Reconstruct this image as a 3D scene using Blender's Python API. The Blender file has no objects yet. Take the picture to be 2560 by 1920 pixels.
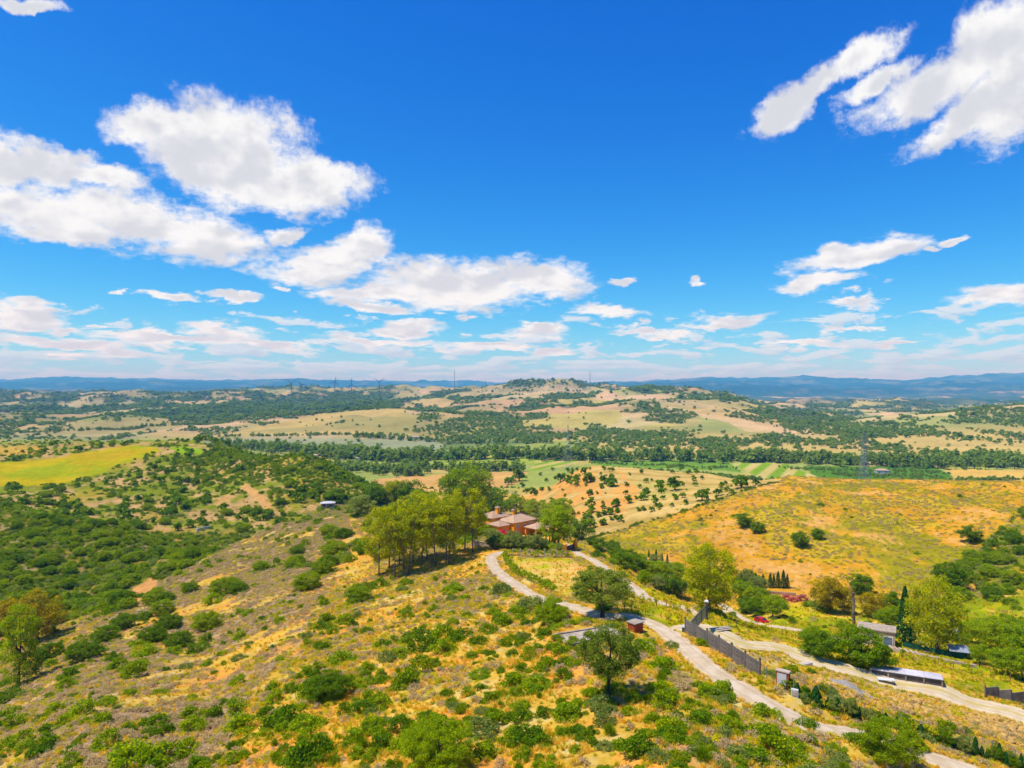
import bpy, math, random
import numpy as np
from mathutils import Vector, Matrix
rng = np.random.default_rng(11)
random.seed(5)
SC = bpy.context.scene
COL = SC.collection
# ------------------------------------------------------------------ camera
F = 1762.0; HOR = 965.0; CAMZ = 112.0        # focal length and horizon in photo pixels, drone height over the valley floor
cam_d = bpy.data.cameras.new('camera'); cam_d.sensor_width = 36.0; cam_d.lens = 36.0*F/2560.0
cam_d.clip_start = 0.5; cam_d.clip_end = 120000.0
cam = bpy.data.objects.new('camera', cam_d); COL.objects.link(cam)
cam.location = (0, 0, CAMZ); cam.rotation_euler = (math.radians(90) + math.atan((HOR-960)/F), 0, 0)
SC.camera = cam
# ------------------------------------------------------------------ sun, sky, exposure
SUN_EL, SUN_AZ = math.radians(66), math.radians(-108)     # azimuth from +Y, clockwise
sd = Vector((math.sin(SUN_AZ)*math.cos(SUN_EL), math.cos(SUN_AZ)*math.cos(SUN_EL), math.sin(SUN_EL)))
sun_d = bpy.data.lights.new('sun', 'SUN'); sun_d.energy = 3.5; sun_d.angle = math.radians(0.5); sun_d.color = (1.0, 0.955, 0.88)
sun = bpy.data.objects.new('sun', sun_d); COL.objects.link(sun)
sun.rotation_euler = sd.to_track_quat('Z', 'Y').to_euler()
vs = SC.view_settings
SC.display_settings.display_device = 'sRGB'
vs.view_transform = 'Standard'; vs.look = 'None'; vs.gamma = 1.0; vs.exposure = 0.62; vs.use_curve_mapping = False
cy = SC.cycles
cy.use_denoising = True; cy.max_bounces = 6; cy.diffuse_bounces = 3; cy.glossy_bounces = 1
cy.transmission_bounces = 3; cy.transparent_max_bounces = 4; cy.volume_bounces = 0
cy.sample_clamp_indirect = 4.0; cy.use_adaptive_sampling = True; cy.adaptive_threshold = 0.012
world = bpy.data.worlds.new('World'); SC.world = world; world.use_nodes = True
WT = world.node_tree; WT.nodes.clear()

class NG:
    """small helper for building node graphs"""
    def __init__(s, tree): s.t = tree
    def n(s, typ, ins=None, **kw):
        nd = s.t.nodes.new(typ)
        for k, v in kw.items(): setattr(nd, k, v)
        if ins:
            for k, v in ins.items():
                sk = nd.inputs[k]
                if hasattr(v, 'is_output'): s.t.links.new(v, sk)
                else: sk.default_value = v
        return nd
    def m(s, op, a, b=0.0, c=0.0, clamp=False):
        nd = s.t.nodes.new('ShaderNodeMath'); nd.operation = op; nd.use_clamp = clamp
        for i, v in enumerate((a, b, c)):
            if hasattr(v, 'is_output'): s.t.links.new(v, nd.inputs[i])
            else: nd.inputs[i].default_value = v
        return nd.outputs[0]
    def ss(s, x, lo, hi, a=0.0, b=1.0):
        nd = s.n('ShaderNodeMapRange', {'Value': x, 'From Min': lo, 'From Max': hi, 'To Min': a, 'To Max': b}, interpolation_type='SMOOTHSTEP')
        return nd.outputs[0]
    def mix(s, f, a, b, bt='MIX'):
        nd = s.t.nodes.new('ShaderNodeMix'); nd.data_type = 'RGBA'; nd.blend_type = bt
        for i, v in ((0, f), (6, a), (7, b)):
            if hasattr(v, 'is_output'): s.t.links.new(v, nd.inputs[i])
            else: nd.inputs[i].default_value = v if i == 0 or len(v) == 4 else (*v, 1)
        return nd.outputs[2]
    def noise(s, vec, scale, detail=4, rough=0.55, dist=0.0):
        return s.n('ShaderNodeTexNoise', {'Vector': vec, 'Scale': scale, 'Detail': detail, 'Roughness': rough, 'Distortion': dist}).outputs[0]

def lin(r, g, b, k=1.0):
    f = lambda c: ((c/255+0.055)/1.055)**2.4 if c > 10 else c/255/12.92
    return (f(r)*k, f(g)*k, f(b)*k)

# clouds of the photograph as lumps on the celestial sphere: x, y, half width, half height (photo pixels), turn in degrees
CLOUDS = [(330,262,95,48,-8),(440,305,150,82,0),(525,345,145,100,0),(680,392,125,58,0),(590,402,170,52,8),(395,345,80,40,30),
 (10,345,75,55,0),(110,352,110,40,5),(215,380,105,28,5),(90,450,150,55,0),(290,480,240,66,4),(450,525,165,38,2),(140,515,110,26,0),(625,508,48,20,-20),
 (690,572,135,36,-8),(790,540,50,45,-30),(760,560,90,38,-25),(960,615,195,48,2),(1170,612,115,42,4),(830,628,150,24,-4),(1020,640,150,30,0),
 (800,666,98,17,2),(370,648,52,10,0),(500,646,58,9,0),(290,637,18,8,0),(586,627,18,8,0),(45,680,85,24,6),(140,710,40,10,0),(220,694,22,6,0),
 (1850,128,95,32,-22),(1770,185,80,32,-40),(1700,240,85,38,-20),(1900,170,70,22,-25),(2010,180,140,48,-22),(2150,105,150,72,-28),(2090,250,160,42,-24),(2210,180,150,90,-25),
 (1850,555,130,28,-3),(1915,540,70,32,0),(2055,527,32,9,-5),(2005,547,20,7,0),(1785,612,78,22,0),(1845,660,52,13,-4),(2160,645,110,27,-6),(1545,692,98,15,-4),(1507,602,22,9,0),
 (1315,678,85,14,5),(1165,713,80,15,3),(1325,600,30,9,-6),(1845,702,68,7,-3),(65,12,72,14,-4),(1440,720,70,9,-3),(870,712,80,14,0),(1010,686,32,8,0),
 (490,716,85,17,0),(370,738,150,17,3),(560,742,110,12,3),(830,742,170,15,2),(1060,745,110,14,4),(1390,712,60,8,-4),(140,752,160,17,5),(1750,740,80,11,0),(1950,732,60,8,-2),(1190,762,50,12,0)]
def sky_nodes():
    g = NG(WT)
    tc = g.n('ShaderNodeTexCoord').outputs['Generated']
    sep = g.n('ShaderNodeSeparateXYZ', {0: tc})
    X, Y, Z = sep.outputs
    # the clear sky, a little richer in blue than the model gives it
    sky = g.n('ShaderNodeTexSky', sky_type='NISHITA', sun_disc=False, sun_elevation=SUN_EL, sun_rotation=SUN_AZ,
              altitude=150.0, air_density=1.0, dust_density=0.35, ozone_density=2.2)
    sc_ = g.n('ShaderNodeSeparateColor', {0: sky.outputs[0]})
    skyc = g.n('ShaderNodeCombineColor', {i: g.m('MULTIPLY', g.m('POWER', g.m('MULTIPLY', sc_.outputs[i], 0.1), pw), 10*k) for i, (pw, k) in enumerate(SKY_GRADE)}).outputs[0]
    az = g.m('ARCTAN2', X, Y); el = g.m('ARCSINE', Z)
    base = g.n('ShaderNodeCombineXYZ', {0: az, 1: el, 2: 0.0}).outputs[0]
    # perspective-like coordinates: detail gets flatter and finer towards the horizon
    lw = g.m('LOGARITHM', g.m('ADD', g.m('MAXIMUM', el, 0.0), 0.05), math.e)
    nv = g.n('ShaderNodeCombineXYZ', {0: az, 1: g.m('MULTIPLY', lw, 0.42), 2: 0.0}).outputs[0]
    w1 = g.n('ShaderNodeTexNoise', {'Vector': nv, 'Scale': 9.0, 'Detail': 8.0, 'Roughness': 0.63}, noise_dimensions='3D')
    wv = g.n('ShaderNodeVectorMath', {0: w1.outputs['Color'], 1: (0.5, 0.5, 0.5)}, operation='SUBTRACT').outputs[0]
    wv = g.n('ShaderNodeVectorMath', {0: wv, 1: (0.11, 0.075, 0.0)}, operation='MULTIPLY').outputs[0]
    p = g.n('ShaderNodeVectorMath', {0: base, 1: wv}, operation='ADD').outputs[0]
    if True:
        d = None; sp = g.n('ShaderNodeSeparateXYZ', {0: p}); prev = w1.outputs[0]; cnt = 0
        for (cx, cyy, rx, ry, rot) in CLOUDS:
            if cnt % 6 == 0: pv = g.n('ShaderNodeCombineXYZ', {0: sp.outputs[0], 1: sp.outputs[1], 2: g.m('MULTIPLY_ADD', prev, 1e-9, 1.0)}).outputs[0]
            cnt += 1
            k = 2560/2212.0
            a = math.atan((cx*k-1280)/F); e = math.atan((HOR-cyy*k)/F*math.cos(a))
            rx_, ry_ = max(rx, 6)*k/F*1.02*math.cos(a)**1.2, max(ry, 5)*k/F*1.04*math.cos(a)**.6
            cr, sr = math.cos(math.radians(-rot)), math.sin(math.radians(-rot))
            u = (cr/rx_, sr/rx_, -(a*cr+e*sr)/rx_); v = (-sr/ry_, cr/ry_, (a*sr-e*cr)/ry_)
            qx = g.n('ShaderNodeVectorMath', {0: pv, 1: u}, operation='DOT_PRODUCT').outputs['Value']
            qy = g.n('ShaderNodeVectorMath', {0: pv, 1: v}, operation='DOT_PRODUCT').outputs['Value']
            L = g.m('MULTIPLY_ADD', qx, qx, g.m('MULTIPLY', qy, qy))
            d = L if d is None else g.n('ShaderNodeMath', {0: d, 1: L, 2: 0.25}, operation='SMOOTH_MIN').outputs[0]
            prev = d
        d = g.m('SQRT', g.m('MAXIMUM', d, 0.0))
        d0 = g.m('SUBTRACT', 1.0, d)
    fine = g.noise(nv, 64.0, 7, 0.66)
    mid = g.noise(nv, 17.0, 5, 0.55)
    e0 = g.m('ADD', d0, g.m('MULTIPLY', g.m('SUBTRACT', fine, 0.5), 0.9))
    e0 = g.m('ADD', e0, g.m('MULTIPLY', g.m('SUBTRACT', mid, 0.5), 1.0))
    e0 = g.m('MAXIMUM', e0, -1.0)
    a0 = g.ss(e0, -0.18, 0.46)
    # the field of small far clouds all round the horizon
    fld = g.noise(nv, 15.0, 8, 0.58, 0.3)
    thr = g.n('ShaderNodeFloatCurve', {'Value': g.m('MULTIPLY', el, 5.0)})
    cv = thr.mapping.curves[0]
    for i, (x_, y_) in enumerate([(0, .43), (.10, .445), (.22, .475), (.36, .525), (.52, .60), (.66, .74), (1, .95)]):
        if i < 2: cv.points[i].location = (x_, y_)
        else: cv.points.new(x_, y_)
    cv.points[0].location = (0, .43); cv.points[-1].location = (1, .95)
    thr.mapping.update()
    fe = g.m('SUBTRACT', fld, thr.outputs[0])
    fa = g.m('MULTIPLY', g.ss(fe, -0.01, 0.065), g.ss(el, 0.0, 0.05, 0.6, 0.96))
    # brightness: white tops, pale lavender-grey where much cloud lies between a spot and the sun
    nu = g.n('ShaderNodeVectorMath', {0: nv, 1: (-0.012, 0.022, 0.0)}, operation='ADD').outputs[0]
    lump0 = g.noise(nv, 11.0, 4, 0.5); lump1 = g.noise(nu, 11.0, 4, 0.5)
    sh_ = g.m('ADD', g.m('MULTIPLY', g.m('SUBTRACT', lump1, lump0), 2.6), g.m('MULTIPLY', d0, 0.55))
    shade = g.ss(g.m('ADD', sh_, g.m('MULTIPLY', g.m('SUBTRACT', mid, 0.5), 0.9)), -0.05, 0.6)
    ccol = g.mix(shade, (1.0, 1.0, 1.0), (0.72, 0.74, 0.80))
    fl2 = g.noise(nu, 15.0, 8, 0.58, 0.3)
    fcol = g.mix(g.ss(g.m('ADD', g.m('SUBTRACT', fl2, fld), g.m('MULTIPLY', fe, 0.5)), -0.06, 0.16), (0.80, 0.95, 1.08), (0.63, 0.77, 0.95))
    c1 = g.mix(fa, skyc, g.mix(1.0, fcol, (CLOUD_V*.9,)*3, 'MULTIPLY'))
    c2 = g.mix(a0, c1, g.mix(1.0, ccol, (CLOUD_V,)*3, 'MULTIPLY'))
    bg = g.n('ShaderNodeBackground', {'Color': c2, 'Strength': SKY_STR})
    out = g.n('ShaderNodeOutputWorld', {'Surface': bg.outputs[0]})
SKY_STR = 0.10; SKY_GRADE = ((2.4, 0.95), (1.36, 0.89), (0.7, 0.91)); CLOUD_V = 6.4
sky_nodes()
world.cycles.sampling_method = 'MANUAL'; world.cycles.sample_map_resolution = 512

# ------------------------------------------------------------------ numeric helpers
_perm = np.random.default_rng(3).permutation(256); _perm = np.concatenate([_perm, _perm])
_ga = np.random.default_rng(4).uniform(0, 2*np.pi, 256); _gx, _gy = np.cos(_ga), np.sin(_ga)
def perlin(x, y, seed=0):
    x = np.asarray(x, float) + seed*17.31; y = np.asarray(y, float) + seed*9.77
    xi = np.floor(x); yi = np.floor(y); xf = x-xi; yf = y-yi
    xi = xi.astype(int) & 255; yi = yi.astype(int) & 255
    u = xf*xf*xf*(xf*(xf*6-15)+10); v = yf*yf*yf*(yf*(yf*6-15)+10)
    def gd(ix, iy, dx, dy):
        h = _perm[(_perm[ix & 255] + iy) & 255]
        return _gx[h]*dx + _gy[h]*dy
    a = gd(xi, yi, xf, yf); b = gd(xi+1, yi, xf-1, yf); c = gd(xi, yi+1, xf, yf-1); d = gd(xi+1, yi+1, xf-1, yf-1)
    return 1.4*((a*(1-u)+b*u)*(1-v) + (c*(1-u)+d*u)*v)
def fbm(x, y, oct=4, seed=0, g=0.5):
    s = 0; a = 1.0; t = 0
    for i in range(oct):
        s = s + a*perlin(x*2**i, y*2**i, seed+i*3); t += a; a *= g
    return s/t*1.5
def sstep(x, a, b):
    t = np.clip((x-a)/(b-a), 0, 1); return t*t*(3-2*t)
def pchip(x, y, q):
    x = np.asarray(x, float); y = np.asarray(y, float); q = np.clip(q, x[0], x[-1])
    h = np.diff(x); sh = (-1,)+(1,)*(y.ndim-1); dl = np.diff(y, axis=0)/h.reshape(sh)
    m = np.zeros_like(y); m[0] = dl[0]; m[-1] = dl[-1]
    a, b = dl[:-1], dl[1:]; ok = a*b > 0
    w1 = (2*h[1:]+h[:-1]).reshape(sh); w2 = (h[1:]+2*h[:-1]).reshape(sh)
    with np.errstate(all='ignore'):
        m[1:-1] = np.where(ok, (w1+w2)/(w1/np.where(ok, a, 1)+w2/np.where(ok, b, 1)), 0)
    i = np.clip(np.searchsorted(x, q, side='right')-1, 0, len(x)-2)
    t = ((q-x[i])/h[i]).reshape((-1,)+(1,)*(y.ndim-1)); hh = h[i].reshape(t.shape)
    return (2*t**3-3*t**2+1)*y[i]+(t**3-2*t**2+t)*hh*m[i]+(-2*t**3+3*t**2)*y[i+1]+(t**3-t**2)*hh*m[i+1]
def inpoly(px, py, poly):
    c = np.zeros(np.shape(px), bool); n = len(poly)
    for i in range(n):
        x1, y1 = poly[i]; x2, y2 = poly[(i+1) % n]
        if y1 == y2: continue
        k = ((y1 > py) != (y2 > py)) & (px < (x2-x1)*(py-y1)/(y2-y1)+x1)
        c ^= k
    return c

# ------------------------------------------------------------------ the lie of the land
# for each bearing (photo column): distance ahead and height relative to the drone, in metres
NEAR = {
 0:   [(40,-36),(55,-38),(75,-40.8),(100,-48.5),(130,-57),(160,-64),(190,-68),(220,-69.5),(260,-66),(300,-61),(330,-57),(370,-66),(420,-67),(480,-64),(560,-58),(650,-53),(800,-85)],
 250: [(40,-34),(55,-35.5),(75,-38),(100,-43.5),(130,-51),(160,-58),(185,-61.5),(205,-62.5),(235,-72),(260,-70),(290,-64),(315,-61.5),(345,-69),(400,-70),(450,-67),(520,-60),(580,-54),(640,-50.5),(800,-85)],
 500: [(40,-33),(55,-34.5),(68,-36.9),(90,-41.5),(120,-47.5),(150,-53),(180,-57),(210,-60),(240,-62.5),(262,-63.5),(285,-72),(320,-74),(360,-72),(400,-70.5),(450,-67),(520,-58),(580,-50.5),(620,-47),(700,-70),(850,-98)],
 750: [(40,-31.5),(62,-33.6),(85,-37.5),(110,-41.5),(140,-46),(170,-50),(200,-53.5),(240,-56.5),(280,-57.5),(310,-58),(340,-72),(380,-72),(420,-66),(460,-58),(500,-50),(560,-65),(700,-98),(800,-103)],
 1000:[(40,-30.3),(58,-31.5),(80,-35),(105,-38.5),(135,-42.5),(165,-46.5),(190,-48.5),(230,-50),(270,-52),(310,-56),(350,-70),(400,-73),(450,-69),(500,-80),(620,-99),(740,-101.5),(860,-103)],
 1280:[(40,-29.5),(57,-31),(72,-32.5),(90,-34.5),(120,-37.5),(155,-41),(185,-44),(215,-47.5),(250,-51),(280,-58),(330,-76),(400,-86),(480,-88),(560,-91),(650,-97),(750,-101),(860,-103)],
 1500:[(40,-28.5),(57,-30.5),(70,-31),(85,-31.8),(100,-33),(125,-36.5),(155,-41),(195,-48),(240,-58),(290,-68),(330,-70),(370,-68),(420,-65),(480,-61),(530,-60),(600,-75),(700,-98),(800,-103)],
 1750:[(40,-28),(57,-29.5),(75,-31),(90,-33.5),(105,-36.5),(125,-40.5),(140,-44),(165,-54),(200,-66),(225,-68),(250,-66.5),(290,-63),(330,-60),(385,-58),(430,-62),(480,-63),(520,-65.5),(600,-85),(700,-100)],
 2000:[(40,-28.5),(57,-31),(70,-32),(82,-35),(95,-38),(105,-40.2),(125,-45.5),(150,-53),(170,-58.5),(190,-62),(215,-64.5),(245,-63),(290,-59),(330,-56),(370,-53),(400,-52.5),(450,-60),(550,-85),(700,-102)],
 2250:[(40,-30),(57,-34),(66,-35.5),(80,-38),(95,-41),(110,-44.5),(130,-49.5),(150,-54.5),(175,-60),(200,-63.5),(235,-63.5),(270,-60.5),(310,-57),(350,-53.5),(385,-52),(440,-60),(550,-85),(700,-102)],
 2560:[(40,-32),(57,-36),(70,-40),(85,-43),(97,-45.5),(110,-47.5),(130,-51.5),(155,-56.5),(185,-60),(215,-60),(250,-57),(290,-53.5),(330,-50.5),(355,-49.5),(420,-62),(550,-88),(700,-102)],
}
FARY = [1000,1200,1450,1700,2000,2400,3000,3800,5000,6500,9000,13000,18000,22000]
FAR = {   # photo row at which the land at that distance appears
 0:   [1150,1120,1088,1056,1030,1040,1022,996,984,992,990,976,957,956],
 250: [1150,1119,1090,1056,1028,1036,1018,990,986,992,990,973,950,951],
 500: [1150,1119,1092,1070,1046,1030,1014,994,990,994,990,974,955,955],
 750: [1150,1119,1090,1058,1032,1040,1020,992,978,984,988,974,957,958],
 1000:[1150,1120,1090,1050,1022,1030,1012,986,978,986,988,975,961,958],
 1240:[1150,1120,1088,1060,1036,1018,998,979,976,987,987,975,965,960],
 1300:[1150,1120,1086,1058,1034,1014,992,963,974,987,987,975,965,960],
 1360:[1150,1119,1085,1057,1033,1012,988,961,974,987,987,975,966,960],
 1425:[1150,1118,1084,1056,1032,1010,986,957,974,987,987,975,966,960],
 1480:[1150,1118,1083,1055,1031,1010,986,969,976,987,987,975,965,960],
 1620:[1150,1116,1080,1050,1026,1006,984,976,990,995,992,974,961,960],
 1800:[1150,1116,1078,1046,1024,1010,1000,996,1006,1008,998,972,950,952],
 2000:[1150,1116,1080,1052,1040,1052,1040,1022,1010,1005,996,972,948,950],
 2200:[1150,1112,1072,1044,1050,1056,1042,1024,1010,1004,996,972,956,957],
 2400:[1150,1108,1064,1032,1040,1050,1042,1024,1010,1004,992,966,944,946],
 2560:[1150,1106,1060,1026,1032,1048,1040,1024,1010,1004,988,962,938,940],
}
LNY = np.linspace(math.log(30), math.log(22000), 700)
PXG = np.linspace(0, 2560, 321)
def _table():
    cn = sorted(NEAR); rows = []
    for c in cn:
        k = NEAR[c] + [(1000, -105.0)]
        rows.append(pchip([math.log(a) for a, b in k], [b for a, b in k], LNY))
    near = pchip(cn, np.array(rows), PXG)
    cf = sorted(FAR); rows = []
    for c in cf:
        z = [-(s-HOR)/F*y for s, y in zip(FAR[c], FARY)]
        rows.append(pchip([math.log(a) for a in FARY], z, LNY))
    far = pchip(cf, np.array(rows), PXG)
    T = np.where(np.exp(LNY)[None, :] < 1000, near, far)
    k = np.array([1, 4, 6, 4, 1])/16.0                       # soften the joints
    P = np.pad(T, ((2, 2), (2, 2)), mode='edge')
    T = sum(k[i]*P[i:i+T.shape[0], 2:-2] for i in range(5)); P = np.pad(T, ((0, 0), (2, 2)), mode='edge')
    return sum(k[i]*P[:, i:i+T.shape[1]] for i in range(5))
TAB = _table()
def polar(x, y):
    az = np.arctan2(x, y); r = np.hypot(x, y); azc = np.clip(az, -0.6282, 0.6282)
    return 1280+F*np.tan(azc), np.maximum(r*np.cos(azc), 1.0)
def base_z(x, y):
    px, Y = polar(x, y)
    u = np.clip(px/8.0, 0, 319.999); v = np.clip((np.log(Y)-LNY[0])/(LNY[1]-LNY[0]), 0, 698.999)
    i = u.astype(int); j = v.astype(int); fu = u-i; fv = v-j
    return (TAB[i, j]*(1-fu)*(1-fv)+TAB[i+1, j]*fu*(1-fv)+TAB[i, j+1]*(1-fu)*fv+TAB[i+1, j+1]*fu*fv), Y
def rough_z(x, y):
    x = np.asarray(x, float); y = np.asarray(y, float)
    z, Y = base_z(x, y)
    hilly = sstep(z, -104, -90)
    n = 0.16*fbm(x/2.6, y/2.6, 3, 1)*(1-sstep(Y, 150, 500)) + 0.45*fbm(x/11, y/11, 3, 2)*(1-sstep(Y, 400, 900))
    n = n + sstep(Y, 120, 260)*(1-sstep(Y, 900, 1400))*hilly*(2.2*fbm(x/70, y/70, 4, 5))
    f = sstep(Y, 1250, 1900)*(1-0.4*sstep(Y, 4500, 7000))
    n = n + f*(32*fbm(x/760, y/640, 5, 8, .55)+18*(0.4-np.abs(fbm(x/330, y/330, 4, 9)))+8*fbm(x/170, y/170, 3, 10))*np.clip(Y/2200, .5, 2)
    n = n + sstep(Y, 8000, 13000)*(150*fbm(x/4200, y/3600, 5, 12, .58)+110*(0.35-np.abs(fbm(x/1500, y/1500, 4, 14))))
    return z+n+CAMZ
# ---- roads (photo points on the ground) and level pads
ROADS_PX = {
 'loop_road': ([(1262,1383),(1243,1386),(1229,1396),(1233,1416),(1256,1441),(1291,1466),(1330,1488),(1366,1503),(1420,1516),(1500,1530),(1560,1541),(1600,1553),(1640,1570),(1684,1599),(1735,1642),(1782,1673),(1832,1703),(1900,1739),(1971,1770),(2066,1808),(2180,1852),(2335,1912),(2450,1955)], 3.4),
 'gate_road': ([(1424,1371),(1450,1386),(1480,1402),(1511,1420),(1545,1441),(1572,1463),(1612,1488),(1660,1506),(1702,1518),(1750,1526),(1810,1531)], 3.2),
 'car_road': ([(1800,1512),(1832,1531),(1890,1556),(1940,1568),(2015,1579),(2090,1595),(2165,1611)], 3.0),
 'yard_track': ([(1700,1572),(1745,1574),(1790,1582),(1860,1604),(1955,1628),(2050,1657),(2145,1681),(2240,1703),(2335,1729),(2430,1762),(2560,1806),(2720,1866)], 5.2),
}
ROADS = {}      # name -> (points Nx3, width)
PADS = []       # (x, y, radius, z)
def carve(x, y, z):
    for (P, w) in ROADS.values():
        lo = P[:, :2].min(0)-12; hi = P[:, :2].max(0)+12
        k = np.nonzero((x > lo[0]) & (x < hi[0]) & (y > lo[1]) & (y < hi[1]))[0]
        if len(k) == 0: continue
        for s in range(0, len(k), 20000):
            kk = k[s:s+20000]
            d2 = (x[kk][:, None]-P[None, :, 0])**2+(y[kk][:, None]-P[None, :, 1])**2
            j = d2.argmin(1); d = np.sqrt(d2[np.arange(len(kk)), j])
            wgt = 1-sstep(d, w*0.5+0.7, w*0.5+4.5)
            z[kk] = z[kk]*(1-wgt)+P[j, 2]*wgt
    for (cx, cyy, r, pz) in PADS:
        d = np.hypot(x-cx, y-cyy); wgt = 1-sstep(d, r, r*1.6+1.5)
        z[:] = z*(1-wgt)+pz*wgt
    return z
def G(x, y):
    x = np.atleast_1d(np.asarray(x, float)); y = np.atleast_1d(np.asarray(y, float))
    return carve(x, y, rough_z(x, y))
_YS = np.exp(np.linspace(math.log(42), math.log(9000), 3000))
def ground(px, py, ymin=0.0, raw=False):
    """the point of the land seen at a photo pixel"""
    x = (px-1280)/F*_YS
    z = rough_z(x, _YS) if raw else G(x, _YS)
    sy = HOR-F*(z-CAMZ)/_YS
    ok = (sy <= py) & (_YS >= ymin)
    i = int(np.argmax(ok)) if ok.any() else len(_YS)-1
    return np.array([x[i], _YS[i], z[i]])
def catmull(P, step):
    P = np.array(P, float); out = []
    Q = np.vstack([2*P[0]-P[1], P, 2*P[-1]-P[-2]])
    for i in range(1, len(Q)-2):
        n = max(2, int(np.linalg.norm(Q[i+1]-Q[i])/step)); t = np.linspace(0, 1, n, endpoint=False)[:, None]
        a, b, c, d = Q[i-1], Q[i], Q[i+1], Q[i+2]
        out.append(0.5*((2*b)+(c-a)*t+(2*a-5*b+4*c-d)*t**2+(3*b-a-3*c+d)*t**3))
    return np.vstack(out+[P[-1:]])
for nm, (pp, w) in ROADS_PX.items():
    P = np.array([ground(a, b, raw=True) for a, b in pp])
    P = catmull(P, 0.8)
    P[:, 2] = rough_z(P[:, 0], P[:, 1])
    k = 25; pad = np.pad(P[:, 2], (k//2, k//2), mode='edge'); P[:, 2] = np.convolve(pad, np.ones(k)/k, 'valid')
    ROADS[nm] = (P, w)
def pad(px, py, r, dz=0.0, ymin=0):
    p = ground(px, py, ymin); PADS.append((p[0], p[1], r, p[2]+dz)); return p+np.array([0, 0, dz])
P_VILLA = pad(1300, 1340, 11)
P_SHED = pad(2190, 1612, 4.5)
P_TANK = pad(2262, 1698, 4.0)
P_HUT = pad(1588, 1580, 1.6)
P_SLAB = pad(1478, 1592, 4.2)
P_TERR = pad(1950, 1486, 8, ymin=180)
# ------------------------------------------------------------------ object helpers
def tag(o, label=None, cat=None, group=None, kind=None):
    if label: o['label'] = label
    if cat: o['category'] = cat
    if group: o['group'] = group
    if kind: o['kind'] = kind
    return o
def mesh_from(name, V, faces, mats, smooth=False, fmat=None):
    """V Nx3 array, faces array (n x 3 or n x 4) or list of lists"""
    me = bpy.data.meshes.new(name); V = np.asarray(V, np.float32)
    if isinstance(faces, np.ndarray):
        n, k = faces.shape
        me.vertices.add(len(V)); me.vertices.foreach_set('co', V.ravel())
        me.loops.add(n*k); me.loops.foreach_set('vertex_index', faces.astype(np.int32).ravel())
        me.polygons.add(n); me.polygons.foreach_set('loop_start', np.arange(0, n*k, k, dtype=np.int32))
        if fmat is not None: me.polygons.foreach_set('material_index', np.asarray(fmat, np.int32))
        me.update(calc_edges=True)
    else:
        me.from_pydata([tuple(v) for v in V.tolist()], [], faces); me.update()
        if fmat is not None: me.polygons.foreach_set('material_index', np.asarray(fmat, np.int32))
    for m in (mats if isinstance(mats, (list, tuple)) else [mats]): me.materials.append(m)
    if smooth: me.polygons.foreach_set('use_smooth', np.ones(len(me.polygons), bool))
    return me
def link(name, data, parent=None, loc=None, rz=0.0, scale=None):
    o = bpy.data.objects.new(name, data); COL.objects.link(o)
    if parent is not None: o.parent = parent
    if loc is not None: o.location = tuple(float(v) for v in loc)
    if rz: o.rotation_euler = (0, 0, rz)
    if scale is not None: o.scale = (scale,)*3 if np.isscalar(scale) else tuple(scale)
    return o
def thing(name, label, cat, loc, rz=0.0, group=None):
    o = link(name, None, loc=loc, rz=rz); o.empty_display_size = 0.3
    return tag(o, label, cat, group)
class MB:
    """collects solid pieces, built as one mesh"""
    def __init__(s): s.v = []; s.f = []
    def add(s, V, Fc):
        b = len(s.v); s.v += [tuple(map(float, p)) for p in V]; s.f += [[b+i for i in f] for f in Fc]; return s
    def box(s, c, d, rz=0.0, taper=1.0):
        hx, hy, hz = d[0]/2, d[1]/2, d[2]/2; ca, sa = math.cos(rz), math.sin(rz); V = []
        for z, t in ((-hz, 1), (hz, taper)):
            for x, y in ((-hx, -hy), (hx, -hy), (hx, hy), (-hx, hy)):
                x *= t; y *= t
                V.append((c[0]+x*ca-y*sa, c[1]+x*sa+y*ca, c[2]+z))
        return s.add(V, [[3,2,1,0],[4,5,6,7],[0,1,5,4],[1,2,6,5],[2,3,7,6],[3,0,4,7]])
    def tube(s, pts, radii, n=7, cap=True):
        pts = [Vector(p) for p in pts]; rings = []
        for i, p in enumerate(pts):
            d = (pts[min(i+1, len(pts)-1)]-pts[max(i-1, 0)]).normalized()
            a = d.orthogonal().normalized() if i == 0 else (a-d*a.dot(d)).normalized()
            b = d.cross(a); r = radii[i] if hasattr(radii, '__len__') else radii
            rings.append([p+(a*math.cos(2*math.pi*k/n)+b*math.sin(2*math.pi*k/n))*r for k in range(n)])
        V = [q for R in rings for q in R]; Fc = []
        for i in range(len(pts)-1):
            for k in range(n): Fc.append([i*n+k, i*n+(k+1) % n, (i+1)*n+(k+1) % n, (i+1)*n+k])
        if cap: Fc += [list(range(n))[::-1], [len(V)-n+k for k in range(n)]]
        return s.add(V, Fc)
    def hip(s, c, lx, ly, rise, th=0.18):
        """hipped roof with a closed underside, longer along x"""
        x, y, z = c; hx, hy = lx/2, ly/2; rd = max(hx-hy, 0.15)
        V = [(x-hx,y-hy,z-th),(x+hx,y-hy,z-th),(x+hx,y+hy,z-th),(x-hx,y+hy,z-th),(x-hx,y-hy,z),(x+hx,y-hy,z),(x+hx,y+hy,z),(x-hx,y+hy,z),(x-rd,y,z+rise),(x+rd,y,z+rise)]
        return s.add(V, [[3,2,1,0],[0,1,5,4],[1,2,6,5],[2,3,7,6],[3,0,4,7],[4,5,9,8],[5,6,9],[6,7,8,9],[7,4,8]])
    def build(s, name, mat, parent=None, loc=None, rz=0.0, smooth=False):
        return link(name, mesh_from(name, np.array(s.v), s.f, mat, smooth), parent, loc, rz)
    def mesh(s, name, mat, smooth=False): return mesh_from(name, np.array(s.v), s.f, mat, smooth)

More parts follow.
